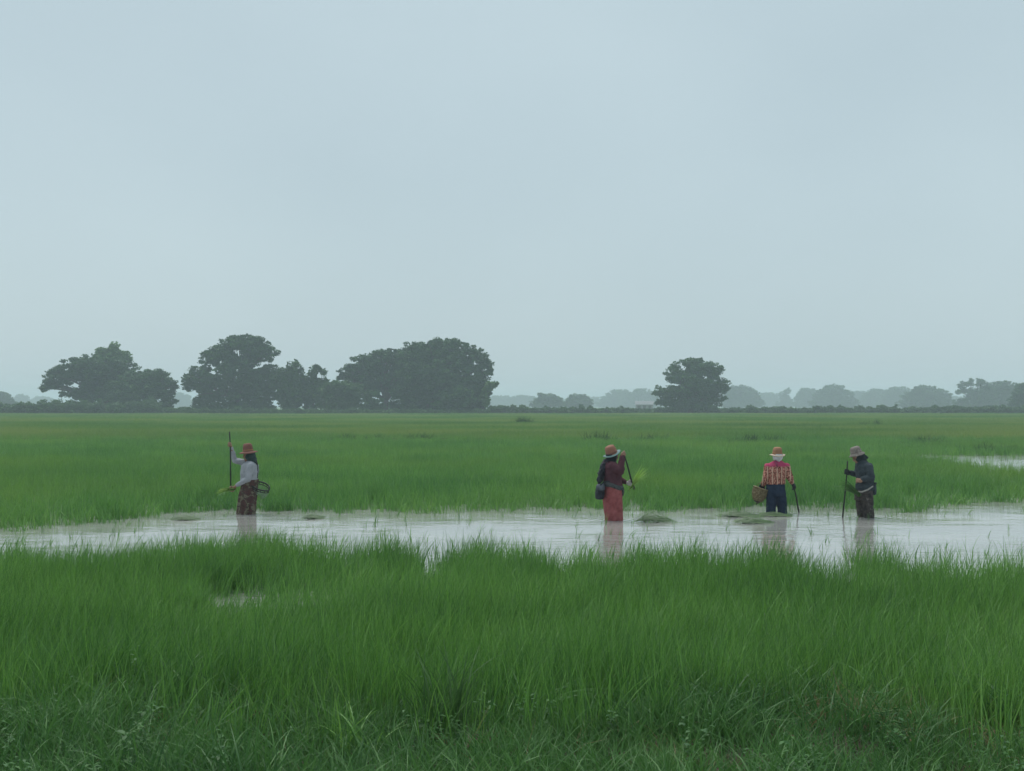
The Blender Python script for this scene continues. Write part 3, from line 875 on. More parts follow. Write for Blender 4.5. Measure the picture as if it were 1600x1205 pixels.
# ------------------------------------------------------------------ people
def seg_solid(bm, a, b, ra, rb, n=12):
    a, b = Vector(a), Vector(b)
    d = b - a
    if d.length > 1e-5:
        q = Vector((0, 0, 1)).rotation_difference(d.normalized())
        bmesh.ops.create_cone(bm, cap_ends=True, segments=n, radius1=ra, radius2=rb, depth=d.length, matrix=Matrix.Translation((a + b) / 2) @ q.to_matrix().to_4x4())
    bmesh.ops.create_icosphere(bm, subdivisions=2, radius=ra, matrix=Matrix.Translation(a))
    bmesh.ops.create_icosphere(bm, subdivisions=2, radius=rb, matrix=Matrix.Translation(b))

def chain(bm, pts, rads):
    for i in range(len(pts) - 1):
        seg_solid(bm, pts[i], pts[i + 1], rads[i], rads[i + 1])

def ball(bm, c, r, rot=None):
    m = Matrix.Translation(Vector(c))
    if rot is not None: m = m @ rot.to_4x4()
    bmesh.ops.create_icosphere(bm, subdivisions=3, radius=1.0, matrix=m @ Matrix.Diagonal((r[0], r[1], r[2], 1)))

def loft(bm, rings, n=28, wob=None, cap=True):
    """rings: (centre, rx, ry); wob(k, t) multiplies the radius at angle index k"""
    R_ = []
    for i, (c, rx, ry) in enumerate(rings):
        c = Vector(c)
        row = []
        for k in range(n):
            a = 2 * math.pi * k / n
            f = 1.0 if wob is None else wob(a, i / (len(rings) - 1))
            row.append(bm.verts.new(c + Vector((math.cos(a) * rx * f, math.sin(a) * ry * f, 0))))
        R_.append(row)
    for a, b in zip(R_, R_[1:]):
        for k in range(n):
            bm.faces.new((a[k], a[(k + 1) % n], b[(k + 1) % n], b[k]))
    if cap:
        bm.faces.new(list(reversed(R_[0]))); bm.faces.new(R_[-1])
    bmesh.ops.recalc_face_normals(bm, faces=bm.faces[:])

def fused(name, bm, mat, parent, voxel=0.006, smooth=2, wrinkle=0.0, wscale=0.06, seed=0):
    """closed pieces grown together into one continuous skin"""
    me = bm_mesh(bm, name + '_raw')
    o = bpy.data.objects.new(name + '_raw', me)
    COL.objects.link(o)
    md = o.modifiers.new('r', 'REMESH'); md.mode = 'VOXEL'; md.voxel_size = voxel; md.adaptivity = 0.0
    ms = o.modifiers.new('s', 'SMOOTH'); ms.iterations = smooth; ms.factor = 0.5
    if wrinkle:
        tx = bpy.data.textures.new(name + '_folds', 'CLOUDS')
        tx.noise_scale = wscale
        dd = o.modifiers.new('d', 'DISPLACE'); dd.texture = tx; dd.strength = wrinkle; dd.mid_level = 0.5
        dd.texture_coords = 'LOCAL'
    dg = bpy.context.evaluated_depsgraph_get()
    out = bpy.data.meshes.new_from_object(o.evaluated_get(dg))
    bpy.data.objects.remove(o)
    bpy.data.meshes.remove(me)
    out.name = name
    out.materials.clear()
    return obj(name, out, mat, parent)

def hand_parts(bm, C, wrist, axis, grow=0.0, scale=1.0):
    """palm, four curled fingers and a thumb closed on a rod through C along axis"""
    C, wrist, g_ = Vector(C), Vector(wrist), Vector(axis).normalized()
    d = (C - wrist); d -= g_ * d.dot(g_); d.normalize()
    n = g_.cross(d)
    k = scale
    P = lambda a, b, c: C + d * a * k + n * b * k + g_ * c * k
    palm = P(-0.040, 0.014, 0)
    rot = Matrix((d, n, g_)).transposed()
    ball(bm, palm, (0.044 * k + grow, 0.019 * k + grow, 0.042 * k + grow), rot)
    seg_solid(bm, wrist, palm, 0.024 * k + grow, 0.026 * k + grow)
    for o, ln in ((-0.033, 0.80), (-0.011, 0.95), (0.011, 1.0), (0.033, 0.92)):
        chain(bm, [P(-0.012, 0.022, o), P(0.016, 0.026 * ln, o * 1.05), P(0.030 * ln, 0.004, o * 1.05), P(0.016, -0.022 * ln, o)],
              [0.0095 * k + grow, 0.009 * k + grow, 0.0085 * k + grow, 0.0075 * k + grow])
    chain(bm, [P(-0.052, 0.002, 0.030), P(-0.030, -0.020, 0.044), P(0.000, -0.028, 0.040), P(0.014, -0.024, 0.026)],
          [0.013 * k + grow, 0.011 * k + grow, 0.0095 * k + grow, 0.008 * k + grow])

def head_parts(bm, c, yaw, pitch, roll=0.0):
    """skull, jaw, nose, brow, lips and ears; yaw 0 faces +X, pitch > 0 bows"""
    rot = (Euler((0, 0, yaw)).to_matrix() @ Euler((0, pitch, 0)).to_matrix())
    P = lambda x, y, z: Vector(c) + rot @ Vector((x, y, z))
    ball(bm, P(-0.008, 0, 0.022), (0.094, 0.074, 0.088), rot)
    ball(bm, P(0.028, 0, -0.048), (0.056, 0.052, 0.062), rot)
    ball(bm, P(0.052, 0, -0.092), (0.026, 0.030, 0.020), rot)
    chain(bm, [P(0.082, 0, 0.012), P(0.100, 0, -0.022)], [0.011, 0.014])
    ball(bm, P(0.076, 0, 0.022), (0.016, 0.052, 0.010), rot)
    ball(bm, P(0.080, 0, -0.054), (0.010, 0.024, 0.006), rot)
    ball(bm, P(0.079, 0, -0.066), (0.010, 0.021, 0.007), rot)
    for s in (-1, 1):
        ball(bm, P(-0.004, s * 0.074, -0.010), (0.018, 0.009, 0.030), rot)
    return P, rot

def face_bits(P, rot, parent, skin_dark):
    for s in (-1, 1):
        bm = bmesh.new(); ball(bm, P(0.077, s * 0.031, 0.002), (0.009, 0.013, 0.006), rot)
        obj('eye', bm_mesh(bm, 'eye'), M['eye'], parent)

M['skin'] = noise_mat('skin', [(0.23, 0.12, 0.075), (0.33, 0.19, 0.12)], scale=14, rough=0.55, spec=0.4)
M['eye'] = noise_mat('eye', [(0.02, 0.015, 0.012), (0.04, 0.03, 0.025)], scale=40, rough=0.3)
M['hair'] = noise_mat('hair', [(0.010, 0.010, 0.011), (0.030, 0.028, 0.028)], scale=30, rough=0.55)
M['grey_hair'] = noise_mat('grey_hair', [(0.50, 0.50, 0.52), (0.68, 0.68, 0.70)], scale=25, rough=0.7)
M['stick'] = noise_mat('stick', [(0.010, 0.012, 0.012), (0.035, 0.035, 0.03)], scale=20, rough=0.5)
M['black_glove'] = noise_mat('black_glove', [(0.010, 0.012, 0.014), (0.03, 0.033, 0.036)], scale=30, rough=0.7)
M['pale_glove'] = noise_mat('pale_glove', [(0.42, 0.38, 0.36), (0.58, 0.54, 0.52)], scale=30, rough=0.8)
M['black_bag'] = noise_mat('black_bag', [(0.006, 0.008, 0.012), (0.022, 0.026, 0.035), (0.075, 0.032, 0.036)], scale=14, rough=0.6, poss=[0.35, 0.6, 0.8])
M['black_scarf'] = noise_mat('black_scarf', [(0.008, 0.014, 0.016), (0.025, 0.036, 0.040)], scale=18, rough=0.85)

def hat(parent, c, r_brim, r_crown, h, mats, tilt=(0, 0), droop=0.02, dome=0.55, name='hat'):
    """lathed hat of real thickness with a band; c: centre of the crown's base"""
    prof_o = [(0.0, h), (r_crown * 0.45, h * 0.99), (r_crown * 0.80, h * 0.90), (r_crown * 0.96, h * dome), (r_crown * 1.03, h * 0.10), (r_crown * 1.10, 0.0),
              (r_brim * 0.80, -droop * 0.4), (r_brim, -droop), (r_brim * 1.0, -droop - 0.007), (r_brim * 0.8, -droop * 0.4 - 0.008), (r_crown * 1.02, -0.009), (r_crown * 0.97, h * 0.1), (r_crown * 0.88, h * 0.55), (0.0, h - 0.012)]
    rot = Euler((tilt[1], tilt[0], 0)).to_matrix()
    n = 36
    bm = bmesh.new()
    rows = []
    for r, z in prof_o:
        if r == 0.0:
            rows.append([bm.verts.new(Vector(c) + rot @ Vector((0, 0, z)))])
            continue
        row = []
        for k in range(n):
            a = 2 * math.pi * k / n
            w_ = 1 + (0.03 * math.sin(3 * a + 0.7) + 0.02 * math.sin(5 * a)) * (r / r_brim)
            row.append(bm.verts.new(Vector(c) + rot @ Vector((math.cos(a) * r * w_, math.sin(a) * r * w_, z + 0.008 * math.sin(2 * a + 1) * (r / r_brim) ** 2))))
        rows.append(row)
    for i, (a, b) in enumerate(zip(rows, rows[1:])):
        for k in range(n):
            k2 = (k + 1) % n
            if len(a) == 1: f = bm.faces.new((a[0], b[k], b[k2]))
            elif len(b) == 1: f = bm.faces.new((a[k], b[0], a[k2]))
            else: f = bm.faces.new((a[k], b[k], b[k2], a[k2]))
            f.material_index = 1 if (len(mats) > 1 and i in (5, 6, 7, 8)) else 0
    bmesh.ops.recalc_face_normals(bm, faces=bm.faces[:])
    ho = obj(name, bm_mesh(bm, name), list(mats[:2]), parent)
    bm = bmesh.new()
    n = 36
    ra = [[bm.verts.new(Vector(c) + rot @ Vector((math.cos(2 * math.pi * k / n) * r, math.sin(2 * math.pi * k / n) * r, z))) for k in range(n)]
          for r, z in ((r_crown * 1.055, 0.012), (r_crown * 1.04, h * 0.24), (r_crown * 1.0, h * 0.24), (r_crown * 1.0, 0.012))]
    for i in range(4):
        for k in range(n):
            bm.faces.new((ra[i][k], ra[i][(k + 1) % n], ra[(i + 1) % 4][(k + 1) % n], ra[(i + 1) % 4][k]))
    bmesh.ops.recalc_face_normals(bm, faces=bm.faces[:])
    obj('hat_band', bm_mesh(bm, 'hat_band'), mats[-1], ho)
    return ho

def straw_mat(name, c1, c2):
    m, N, L, b = new_mat(name)
    tc = N.new('ShaderNodeTexCoord')
    wv_ = N.new('ShaderNodeTexWave'); wv_.wave_type = 'BANDS'; wv_.bands_direction = 'Z'
    wv_.inputs['Scale'].default_value = 38; wv_.inputs['Distortion'].default_value = 3.0; wv_.inputs['Detail'].default_value = 3
    L.new(tc.outputs['Object'], wv_.inputs['Vector'])
    r = ramp(N, [c1, c2])
    L.new(wv_.outputs['Fac'], r.inputs['Fac']); L.new(r.outputs['Color'], b.inputs['Base Color'])
    bp = N.new('ShaderNodeBump'); bp.inputs['Strength'].default_value = 0.5; bp.inputs['Distance'].default_value = 0.003
    L.new(wv_.outputs['Fac'], bp.inputs['Height']); L.new(bp.outputs['Normal'], b.inputs['Normal'])
    b.inputs['Roughness'].default_value = 0.8; b.inputs['Specular IOR Level'].default_value = 0.2
    return m

def skirt(parent, rings, mat, seed, folds=9, amp=0.15, name='skirt'):
    pr = random.Random(seed)
    ph = [pr.uniform(0, 6.28) for _ in range(4)]
    wob = lambda a, t: 1 + amp * (0.25 + 0.75 * t) * (0.55 * math.sin(folds * a + ph[0] + 1.5 * t) + 0.45 * math.sin((folds - 4) * a + ph[1] - 2 * t)) 
    # refine the ring list
    fine = []
    for (c0, a0, b0), (c1, a1, b1) in zip(rings, rings[1:]):
        for j in range(5):
            t = j / 5
            fine.append((Vector(c0).lerp(Vector(c1), t), a0 + (a1 - a0) * t, b0 + (b1 - b0) * t))
    fine.append((Vector(rings[-1][0]), rings[-1][1], rings[-1][2]))
    bm = bmesh.new()
    loft(bm, fine, n=64, wob=wob)
    return obj(name, bm_mesh(bm, name), mat, parent)

def pole(name, a, b, r, label, cat='stick', group='planting sticks held by the workers', fork=True, parent_loc=None):
    """slightly bent stick with a worn grip end and a small notched foot"""
    a, b = Vector(a), Vector(b)
    root = empty(name, b)
    bm = bmesh.new()
    d = b - a
    side = d.cross(Vector((0, 1, 0))).normalized()
    pts, rads = [], []
    for i in range(9):
        t = i / 8
        pts.append(a + d * t + side * 0.006 * math.sin(t * 5.1) - b)
        rads.append(r * (0.9 + 0.25 * t + 0.08 * math.sin(i * 2.3)))
    tube(bm, pts, rads, 10)
    obj('shaft', bm_mesh(bm, 'shaft'), M['stick'], root)
    if fork:
        bm = bmesh.new()
        dn = d.normalized()
        for s in (-1, 1):
            tube(bm, [Vector((0, 0, 0)) - dn * 0.02, dn * 0.03 + side * s * 0.012, dn * 0.065 + side * s * 0.010], [r * 0.8, r * 0.6, r * 0.35], 8)
        obj('fork_tip', bm_mesh(bm, 'fork_tip'), M['stick'], root)
    tag(root, label, cat, group)
    return root

def seedling_bundle(loc, direction, length, n, label, mat, seed, fan=0.35, flat=False, group='bundles of rice seedlings', droop=0.25):
    root = empty('seedling_bundle', loc)
    pr = random.Random(seed)
    dv = Vector(direction).normalized()
    q = Vector((0, 0, 1)).rotation_difference(dv)
    V, F = [], []
    for _ in range(n):
        l = length * pr.uniform(0.6, 1.1)
        a = pr.uniform(0, 6.28); f = fan * pr.random() ** 0.7
        sd = q @ Vector((math.cos(a) * f, math.sin(a) * f, 1.0))
        wv2 = (q @ Vector((math.cos(a + 1.6), math.sin(a + 1.6), 0))) * 0.0100 * pr.uniform(0.7, 1.4)
        st = q @ Vector((pr.gauss(0, .012), pr.gauss(0, .012), pr.uniform(-0.10, 0.0)))
        b = len(V)
        for s in range(5):
            t = s / 4
            p = st + sd * l * t + Vector((0, 0, -droop * l * t * t))
            k = (1 - 0.85 * t)
            V += [tuple(p - wv2 * k), tuple(p + wv2 * k)]
            if s < 4: F.append((b + 2 * s, b + 2 * s + 1, b + 2 * s + 3, b + 2 * s + 2))
    obj('blades', np_mesh('blades', V, F), mat, root)
    bm = bmesh.new()
    tube(bm, [q @ Vector((0, 0, -0.10)), q @ Vector((0, 0, -0.03)), q @ Vector((0, 0, 0.03))], [0.010, 0.018, 0.016], 8)
    obj('root_ball', bm_mesh(bm, 'root_ball'), M['seedling_wet'], root)
    tag(root, label, 'seedlings', group)
    return root

class Fig:
    """pose taken from a detail of the photograph: q(cx, cy, dy) -> local point in metres"""
    def __init__(self, crop, cs, origin, Y, label):
        self.crop, self.cs, self.o, self.s, self.Y = crop, cs, origin, FPX / Y, Y
        self.base = Vector(((origin[0] - 800) / FPX * Y, Y, 0.0))
        self.root = empty('person', self.base)
        tag(self.root, label, 'person', 'workers wading in the flooded paddy')
    def q(self, cx, cy, dy=0.0):
        px, py = self.crop[0] + cx / self.cs, self.crop[1] + cy / self.cs
        return Vector(((px - self.o[0]) / self.s, dy, (self.o[1] - py) / self.s))
    def w(self, cx, cy, dy=0.0):
        return self.base + self.q(cx, cy, dy)

def legs_below(bm, hips, feet, yaw):
    for h, f in zip(hips, feet):
        knee = Vector(h).lerp(Vector((f[0], f[1], 0)), 0.62) + Vector((0.02 * math.cos(yaw), 0.02 * math.sin(yaw), 0))
        foot = Vector((f[0], f[1], -0.37))
        chain(bm, [h, knee, foot], [0.082, 0.058, 0.038])
        chain(bm, [foot + Vector((0, 0, -0.01)), foot + Vector((0.10 * math.cos(yaw), 0.10 * math.sin(yaw), -0.02)), foot + Vector((0.16 * math.cos(yaw), 0.16 * math.sin(yaw), -0.025))], [0.036, 0.030, 0.022])

# ---- worker with the white blouse, facing left
f1 = Fig((320, 650), 6.025, (387, 803), 22.5, 'worker in white blouse and brown patterned skirt, arm raised on a stick')
q = f1.q
PI = math.pi
h1 = q(416, 372)
stick_top, stick_bot = q(231, 150, 0.02), q(258, 668, -0.06)
sd1 = (stick_bot - stick_top)
hand_hi = stick_top + sd1 * ((268 - 150) / (668 - 150))
wr_hi = q(248, 318, 0.05)
bm = bmesh.new()
P_, rot_ = head_parts(bm, h1, PI, 0.12)
chain(bm, [q(428, 400), q(432, 450)], [0.050, 0.055])
loft_rings = [(q(428, 440), 0.07, 0.12), (q(428, 470), 0.11, 0.165), (q(425, 530), 0.115, 0.15), (q(425, 600), 0.10, 0.125), (q(420, 680), 0.115, 0.15)]
bm2 = bmesh.new(); loft(bm2, loft_rings); me_ = bm_mesh(bm2, 'tmp'); bm.from_mesh(me_)
sh_r, el_r = q(412, 455, 0.15), q(268, 424, 0.14)
sh_l, el_l, wr_l = q(448, 462, -0.17), q(432, 585, -0.21), q(312, 655, -0.16)
chain(bm, [sh_r, el_r, wr_hi], [0.045, 0.036, 0.026])
chain(bm, [sh_l, el_l, wr_l], [0.045, 0.036, 0.026])
hand_parts(bm, hand_hi, wr_hi, sd1)
hl_c = q(268, 680, -0.14)
hand_parts(bm, hl_c, wr_l, Vector((-0.9, 0.1, 0.1)).cross(Vector((0, 1, 0))) + Vector((0, 0.6, 0)))
legs_below(bm, [q(425, 690, -0.08), q(415, 690, 0.08)], [(0.02, -0.09), (-0.04, 0.09)], PI)
fused('body', bm, M['skin'], f1.root, voxel=0.0055, smooth=2)
face_bits(P_, rot_, f1.root, None)
M['blouse'] = noise_mat('blouse', [(0.27, 0.285, 0.31), (0.40, 0.40, 0.44)], scale=9, rough=0.9, spec=0.1, bump=0.3, bump_scale=40)
bm = bmesh.new()
loft(bm, [(q(430, 424), 0.062, 0.075), (q(430, 440), 0.09, 0.14), (q(428, 465), 0.145, 0.19), (q(423, 520), 0.162, 0.178), (q(420, 580), 0.150, 0.160), (q(416, 615), 0.150, 0.170)])
chain(bm, [sh_r, el_r, q(246, 300, 0.05)], [0.066, 0.052, 0.036])
chain(bm, [sh_l, el_l, q(330, 645, -0.17)], [0.068, 0.054, 0.038])
fused('shirt', bm, M['blouse'], f1.root, voxel=0.009, smooth=3, wrinkle=0.022, wscale=0.06)
m1 = noise_mat('brown_print', [(0.055, 0.035, 0.032), (0.105, 0.050, 0.046), (0.060, 0.048, 0.040), (0.21, 0.185, 0.13), (0.085, 0.05, 0.045)], scale=13, poss=[0.32, 0.44, 0.52, 0.62, 0.72], rough=0.9, spec=0.1, distort=0.8)
skirt(f1.root, [(q(450, 598), 0.115, 0.15), (q(425, 650), 0.145, 0.175), (q(412, 740), 0.16, 0.18), (q(402, 840), 0.158, 0.18), (q(395, 930), 0.158, 0.185), (q(395, 1000), 0.165, 0.19)], m1, 1)
M['plum_straw'] = straw_mat('plum_straw', (0.14, 0.062, 0.05), (0.24, 0.11, 0.085))
M['tan_straw'] = straw_mat('tan_straw', (0.26, 0.125, 0.072), (0.37, 0.205, 0.115))
hat(f1.root, q(408, 335), 0.166, 0.088, 0.145, [M['plum_straw'], M['plum_straw'], M['tan_straw']], tilt=(-0.10, 0.0), droop=0.022, name='straw_hat')
bm = bmesh.new()
ball(bm, h1 + Vector((0.026, 0, -0.01)), (0.094, 0.092, 0.108))
chain(bm, [q(436, 392), q(445, 420)], [0.080, 0.074])
chain(bm, [q(468, 405, -0.02), q(484, 436, -0.03)], [0.05, 0.024])
fused('headscarf', bm, noise_mat('teal_scarf', [(0.020, 0.038, 0.038), (0.050, 0.078, 0.074)], scale=16, rough=0.85), f1.root, voxel=0.008, smooth=3, wrinkle=0.015, wscale=0.05)
bm = bmesh.new()
tube(bm, [q(486, 420, -0.03), q(500, 460, -0.04), q(505, 520, -0.04), q(502, 585, -0.04)], [0.018, 0.015, 0.012, 0.005], 10)
obj('hair', bm_mesh(bm, 'hair'), M['hair'], f1.root)
pole('planting_stick', f1.base + stick_top, f1.base + stick_bot, 0.0115, 'thin dark stick held upright in the raised hand of the white-bloused worker')
seedling_bundle(f1.base + q(255, 682, -0.15), (-1, 0, 0.05), 0.27, 34, 'small bunch of seedlings in the lower hand of the white-bloused worker', M['seedling'], 11, fan=0.22)

def net_basket(loc):
    root = empty('net_basket', loc)
    n = 40
    def rim_pt(a, k=1.0):
        return Vector((0.165 * k * math.cos(a), 0.11 * k * math.sin(a), 0.045 * math.sin(a * 0.5 + 0.5) - 0.02 * math.cos(a)))
    def ring(name, k, dz, r, parent):
        bm = bmesh.new()
        pts = [rim_pt(2 * math.pi * i / n, k) + Vector((0, 0, dz)) for i in range(n)]
        rings = []
        for i in range(n):
            t = (pts[(i + 1) % n] - pts[i - 1]).normalized()
            b1 = t.cross(Vector((0, 0, 1))).normalized(); b2 = t.cross(b1)
            rings.append([bm.verts.new(pts[i] + b1 * r * math.cos(u * PI / 3) + b2 * r * math.sin(u * PI / 3)) for u in range(6)])
        for i in range(n):
            a, b = rings[i], rings[(i + 1) % n]
            for u in range(6): bm.faces.new((a[u], a[(u + 1) % 6], b[(u + 1) % 6], b[u]))
        return obj(name, bm_mesh(bm, name), M['stick'], parent)
    ring('rim', 1.0, 0.0, 0.014, root)
    ring('lower_rim', 0.95, -0.045, 0.008, root)
    bm0 = bmesh.new(); tube(bm0, [Vector((0, 0, 0)), Vector((0, 0, -0.05))], [0.006, 0.006], 6); sl = bm_mesh(bm0, 'slat'); sl.materials.append(M['stick'])
    for i in range(14):
        o = bpy.data.objects.new('slat', sl); COL.objects.link(o); o.parent = root; o.location = rim_pt(2 * PI * i / 14, 0.985)
    # knotted net bag below the rim
    bm = bmesh.new()
    rows = []
    for j in range(8):
        t = j / 7
        k = math.cos(t * 1.35) * 0.97
        rows.append([bm.verts.new(rim_pt(2 * PI * (i + 0.5 * (j % 2)) / 20, k) + Vector((0, 0, -0.05 - 0.15 * t))) for i in range(20)])
    for j in range(7):
        for i in range(20):
            bm.faces.new((rows[j][i], rows[j][(i + 1) % 20], rows[j + 1][(i + 1) % 20], rows[j + 1][i]))
    bmesh.ops.wireframe(bm, faces=bm.faces[:], thickness=0.008, use_replace=True, use_even_offset=False)
    nm = noise_mat('net_cord', [(0.20, 0.27, 0.22), (0.34, 0.40, 0.34)], scale=20, rough=0.8)
    no = obj('net', bm_mesh(bm, 'net'), nm, root)
    root.rotation_euler = (0.42, 0.10, 0.0)
    tag(root, 'black-rimmed net basket hanging behind the white-bloused worker', 'basket', 'baskets and bags carried by the workers')
net_basket(f1.base + q(528, 668, -0.06))

# ---- worker with the red skirt, facing right
f2 = Fig((890, 670), 6.694, (957, 812), 21.3, 'worker in plum jacket and coral red skirt, facing right')
q = f2.q
h2 = q(452, 282)
stick_top, stick_bot = q(551, 236, -0.12), q(668, 600, 0.02)
sd2 = stick_bot - stick_top
hand_hi = stick_top + sd2 * 0.05
wr_hi = q(540, 290, -0.14)
bm = bmesh.new()
P_, rot_ = head_parts(bm, h2, 0.45, 0.35)
chain(bm, [q(440, 315), q(430, 365)], [0.050, 0.058])
bm2 = bmesh.new(); loft(bm2, [(q(428, 350), 0.07, 0.11), (q(430, 385), 0.115, 0.165), (q(435, 450), 0.125, 0.155), (q(442, 540), 0.115, 0.135), (q(450, 640), 0.125, 0.15)]); me_ = bm_mesh(bm2, 'tmp'); bm.from_mesh(me_)
sh_r, el_r = q(440, 385, -0.16), q(520, 435, -0.24)
sh_l, el_l, wr_l = q(455, 385, 0.14), q(510, 520, 0.20), q(595, 562, 0.08)
chain(bm, [sh_r, el_r, wr_hi], [0.045, 0.038, 0.027])
chain(bm, [sh_l, el_l, wr_l], [0.045, 0.036, 0.027])
hand_parts(bm, hand_hi, wr_hi, sd2)
hl_c = q(642, 572, 0.03)
hand_parts(bm, hl_c, wr_l, Vector((0.35, 0.1, 0.9)))
legs_below(bm, [q(435, 680, -0.08), q(465, 680, 0.08)], [(-0.02, -0.09), (0.05, 0.08)], 0.2)
fused('body', bm, M['skin'], f2.root, voxel=0.0055, smooth=2)
face_bits(P_, rot_, f2.root, None)
bm = bmesh.new(); hand_parts(bm, hl_c, wr_l, Vector((0.35, 0.1, 0.9)), grow=0.0035)
fused('glove', bm, M['pale_glove'], f2.root, voxel=0.005, smooth=1)
M['plum'] = noise_mat('plum_cloth', [(0.060, 0.024, 0.032), (0.105, 0.042, 0.052)], scale=9, rough=0.9, spec=0.1, bump=0.3, bump_scale=40)
bm = bmesh.new()
loft(bm, [(q(430, 332), 0.062, 0.08), (q(430, 350), 0.10, 0.15), (q(435, 385), 0.142, 0.19), (q(442, 450), 0.158, 0.18), (q(448, 530), 0.150, 0.165), (q(456, 590), 0.158, 0.175)])
chain(bm, [sh_r, el_r, q(541, 280, -0.14)], [0.076, 0.066, 0.042])
chain(bm, [sh_l, el_l, q(585, 560, 0.09)], [0.072, 0.058, 0.040])
fused('jacket', bm, M['plum'], f2.root, voxel=0.009, smooth=3, wrinkle=0.026, wscale=0.07)
M['coral'] = noise_mat('coral_cloth', [(0.22, 0.055, 0.056), (0.40, 0.125, 0.125)], scale=10, rough=0.9, spec=0.1, bump=0.2, bump_scale=30)
skirt(f2.root, [(q(455, 580), 0.135, 0.16), (q(450, 640), 0.160, 0.175), (q(448, 740), 0.165, 0.18), (q(455, 840), 0.160, 0.18), (q(462, 905), 0.152, 0.175), (q(462, 980), 0.15, 0.17)], M['coral'], 2, folds=8)
m_s = noise_mat('sash_cloth', [(0.025, 0.030, 0.034), (0.085, 0.095, 0.095), (0.04, 0.025, 0.03)], scale=22, rough=0.9)
bm = bmesh.new()
rr_ = []
for j, (dz, g_) in enumerate(((0.035, 1.0), (0.03, 1.06), (-0.03, 1.07), (-0.04, 1.0))):
    rr_.append([bm.verts.new(q(456, 590) + Vector((math.cos(2 * PI * k / 40) * 0.160 * g_, math.sin(2 * PI * k / 40) * 0.178 * g_, dz - 0.045 * math.cos(2 * PI * k / 40) + 0.006 * math.sin(7 * k)))) for k in range(40)])
for j in range(3):
    for k in range(40): bm.faces.new((rr_[j][k], rr_[j][(k + 1) % 40], rr_[j + 1][(k + 1) % 40], rr_[j + 1][k]))
bmesh.ops.recalc_face_normals(bm, faces=bm.faces[:])
obj('sash', bm_mesh(bm, 'sash'), m_s, f2.root)
bm = bmesh.new()
chain(bm, [q(545, 615, -0.06), q(556, 650, -0.07), q(552, 695, -0.07)], [0.03, 0.022, 0.010])
fused('sash_end', bm, m_s, f2.root, voxel=0.007, smooth=1)
M['teal_brim'] = noise_mat('teal_brim', [(0.12, 0.20, 0.195), (0.20, 0.29, 0.28)], scale=12, rough=0.8)
hat(f2.root, q(440, 256), 0.152, 0.094, 0.140, [straw_mat('rust_straw', (0.22, 0.098, 0.066), (0.33, 0.165, 0.110)), M['teal_brim'], M['plum_straw']], tilt=(-0.36, 0.20), droop=0.008, name='sun_hat')
bm = bmesh.new()
ball(bm, h2 + Vector((-0.026, -0.012, -0.008)), (0.098, 0.092, 0.108))
chain(bm, [q(438, 310), q(428, 345)], [0.088, 0.085])
fused('headscarf', bm, M['black_scarf'], f2.root, voxel=0.008, smooth=3, wrinkle=0.015, wscale=0.05)
bm = bmesh.new()
chain(bm, [q(375, 345, -0.04), q(345, 400, -0.08), q(330, 460, -0.09), q(312, 530, -0.09)], [0.05, 0.055, 0.05, 0.055])
chain(bm, [q(375, 345, 0.06), q(340, 430, 0.05), q(318, 530, 0.02)], [0.05, 0.05, 0.05])
fused('shawl', bm, M['black_bag'], f2.root, voxel=0.008, smooth=2, wrinkle=0.055, wscale=0.05)
pole('planting_stick', f2.base + stick_top, f2.base + stick_bot, 0.0125, 'black stick slanting down before the worker in the plum jacket')
seedling_bundle(f2.base + q(655, 590, 0.02), (0.55, -0.1, 0.85), 0.42, 44, 'yellow-green seedlings in the gloved hand of the red-skirted worker', M['seedling_pale'], 12, fan=0.40, droop=0.10)

def shoulder_bag(loc, label):
    root = empty('hip_bag', loc)
    bm = bmesh.new()
    loft(bm, [((0, 0, -0.135), 0.045, 0.09), ((0, 0, -0.12), 0.070, 0.115), ((0.005, 0, -0.02), 0.078, 0.12), ((0.012, 0, 0.08), 0.066, 0.11), ((0.018, 0, 0.115), 0.045, 0.09)])
    fused('pouch', bm, M['black_bag'], root, voxel=0.008, smooth=2, wrinkle=0.016, wscale=0.05)
    bm = bmesh.new()
    loft(bm, [((0.012, -0.012, 0.02), 0.074, 0.118), ((0.016, -0.006, 0.09), 0.072, 0.115), ((0.02, 0, 0.122), 0.05, 0.095)])
    obj('flap', bm_mesh(bm, 'flap'), noise_mat('bag_flap', [(0.035, 0.042, 0.055), (0.13, 0.15, 0.18)], scale=10, rough=0.7), root)
    bm = bmesh.new()
    tube(bm, [Vector((0.0, -0.1, 0.10)), Vector((0.06, -0.13, 0.16)), Vector((0.16, -0.14, 0.17))], [0.010, 0.010, 0.009], 6)
    obj('strap', bm_mesh(bm, 'strap'), M['black_scarf'], root)
    tag(root, label, 'bag', 'baskets and bags carried by the workers')
shoulder_bag(f2.base + q(308, 645, -0.10), 'black hip bag behind the worker in the red skirt')

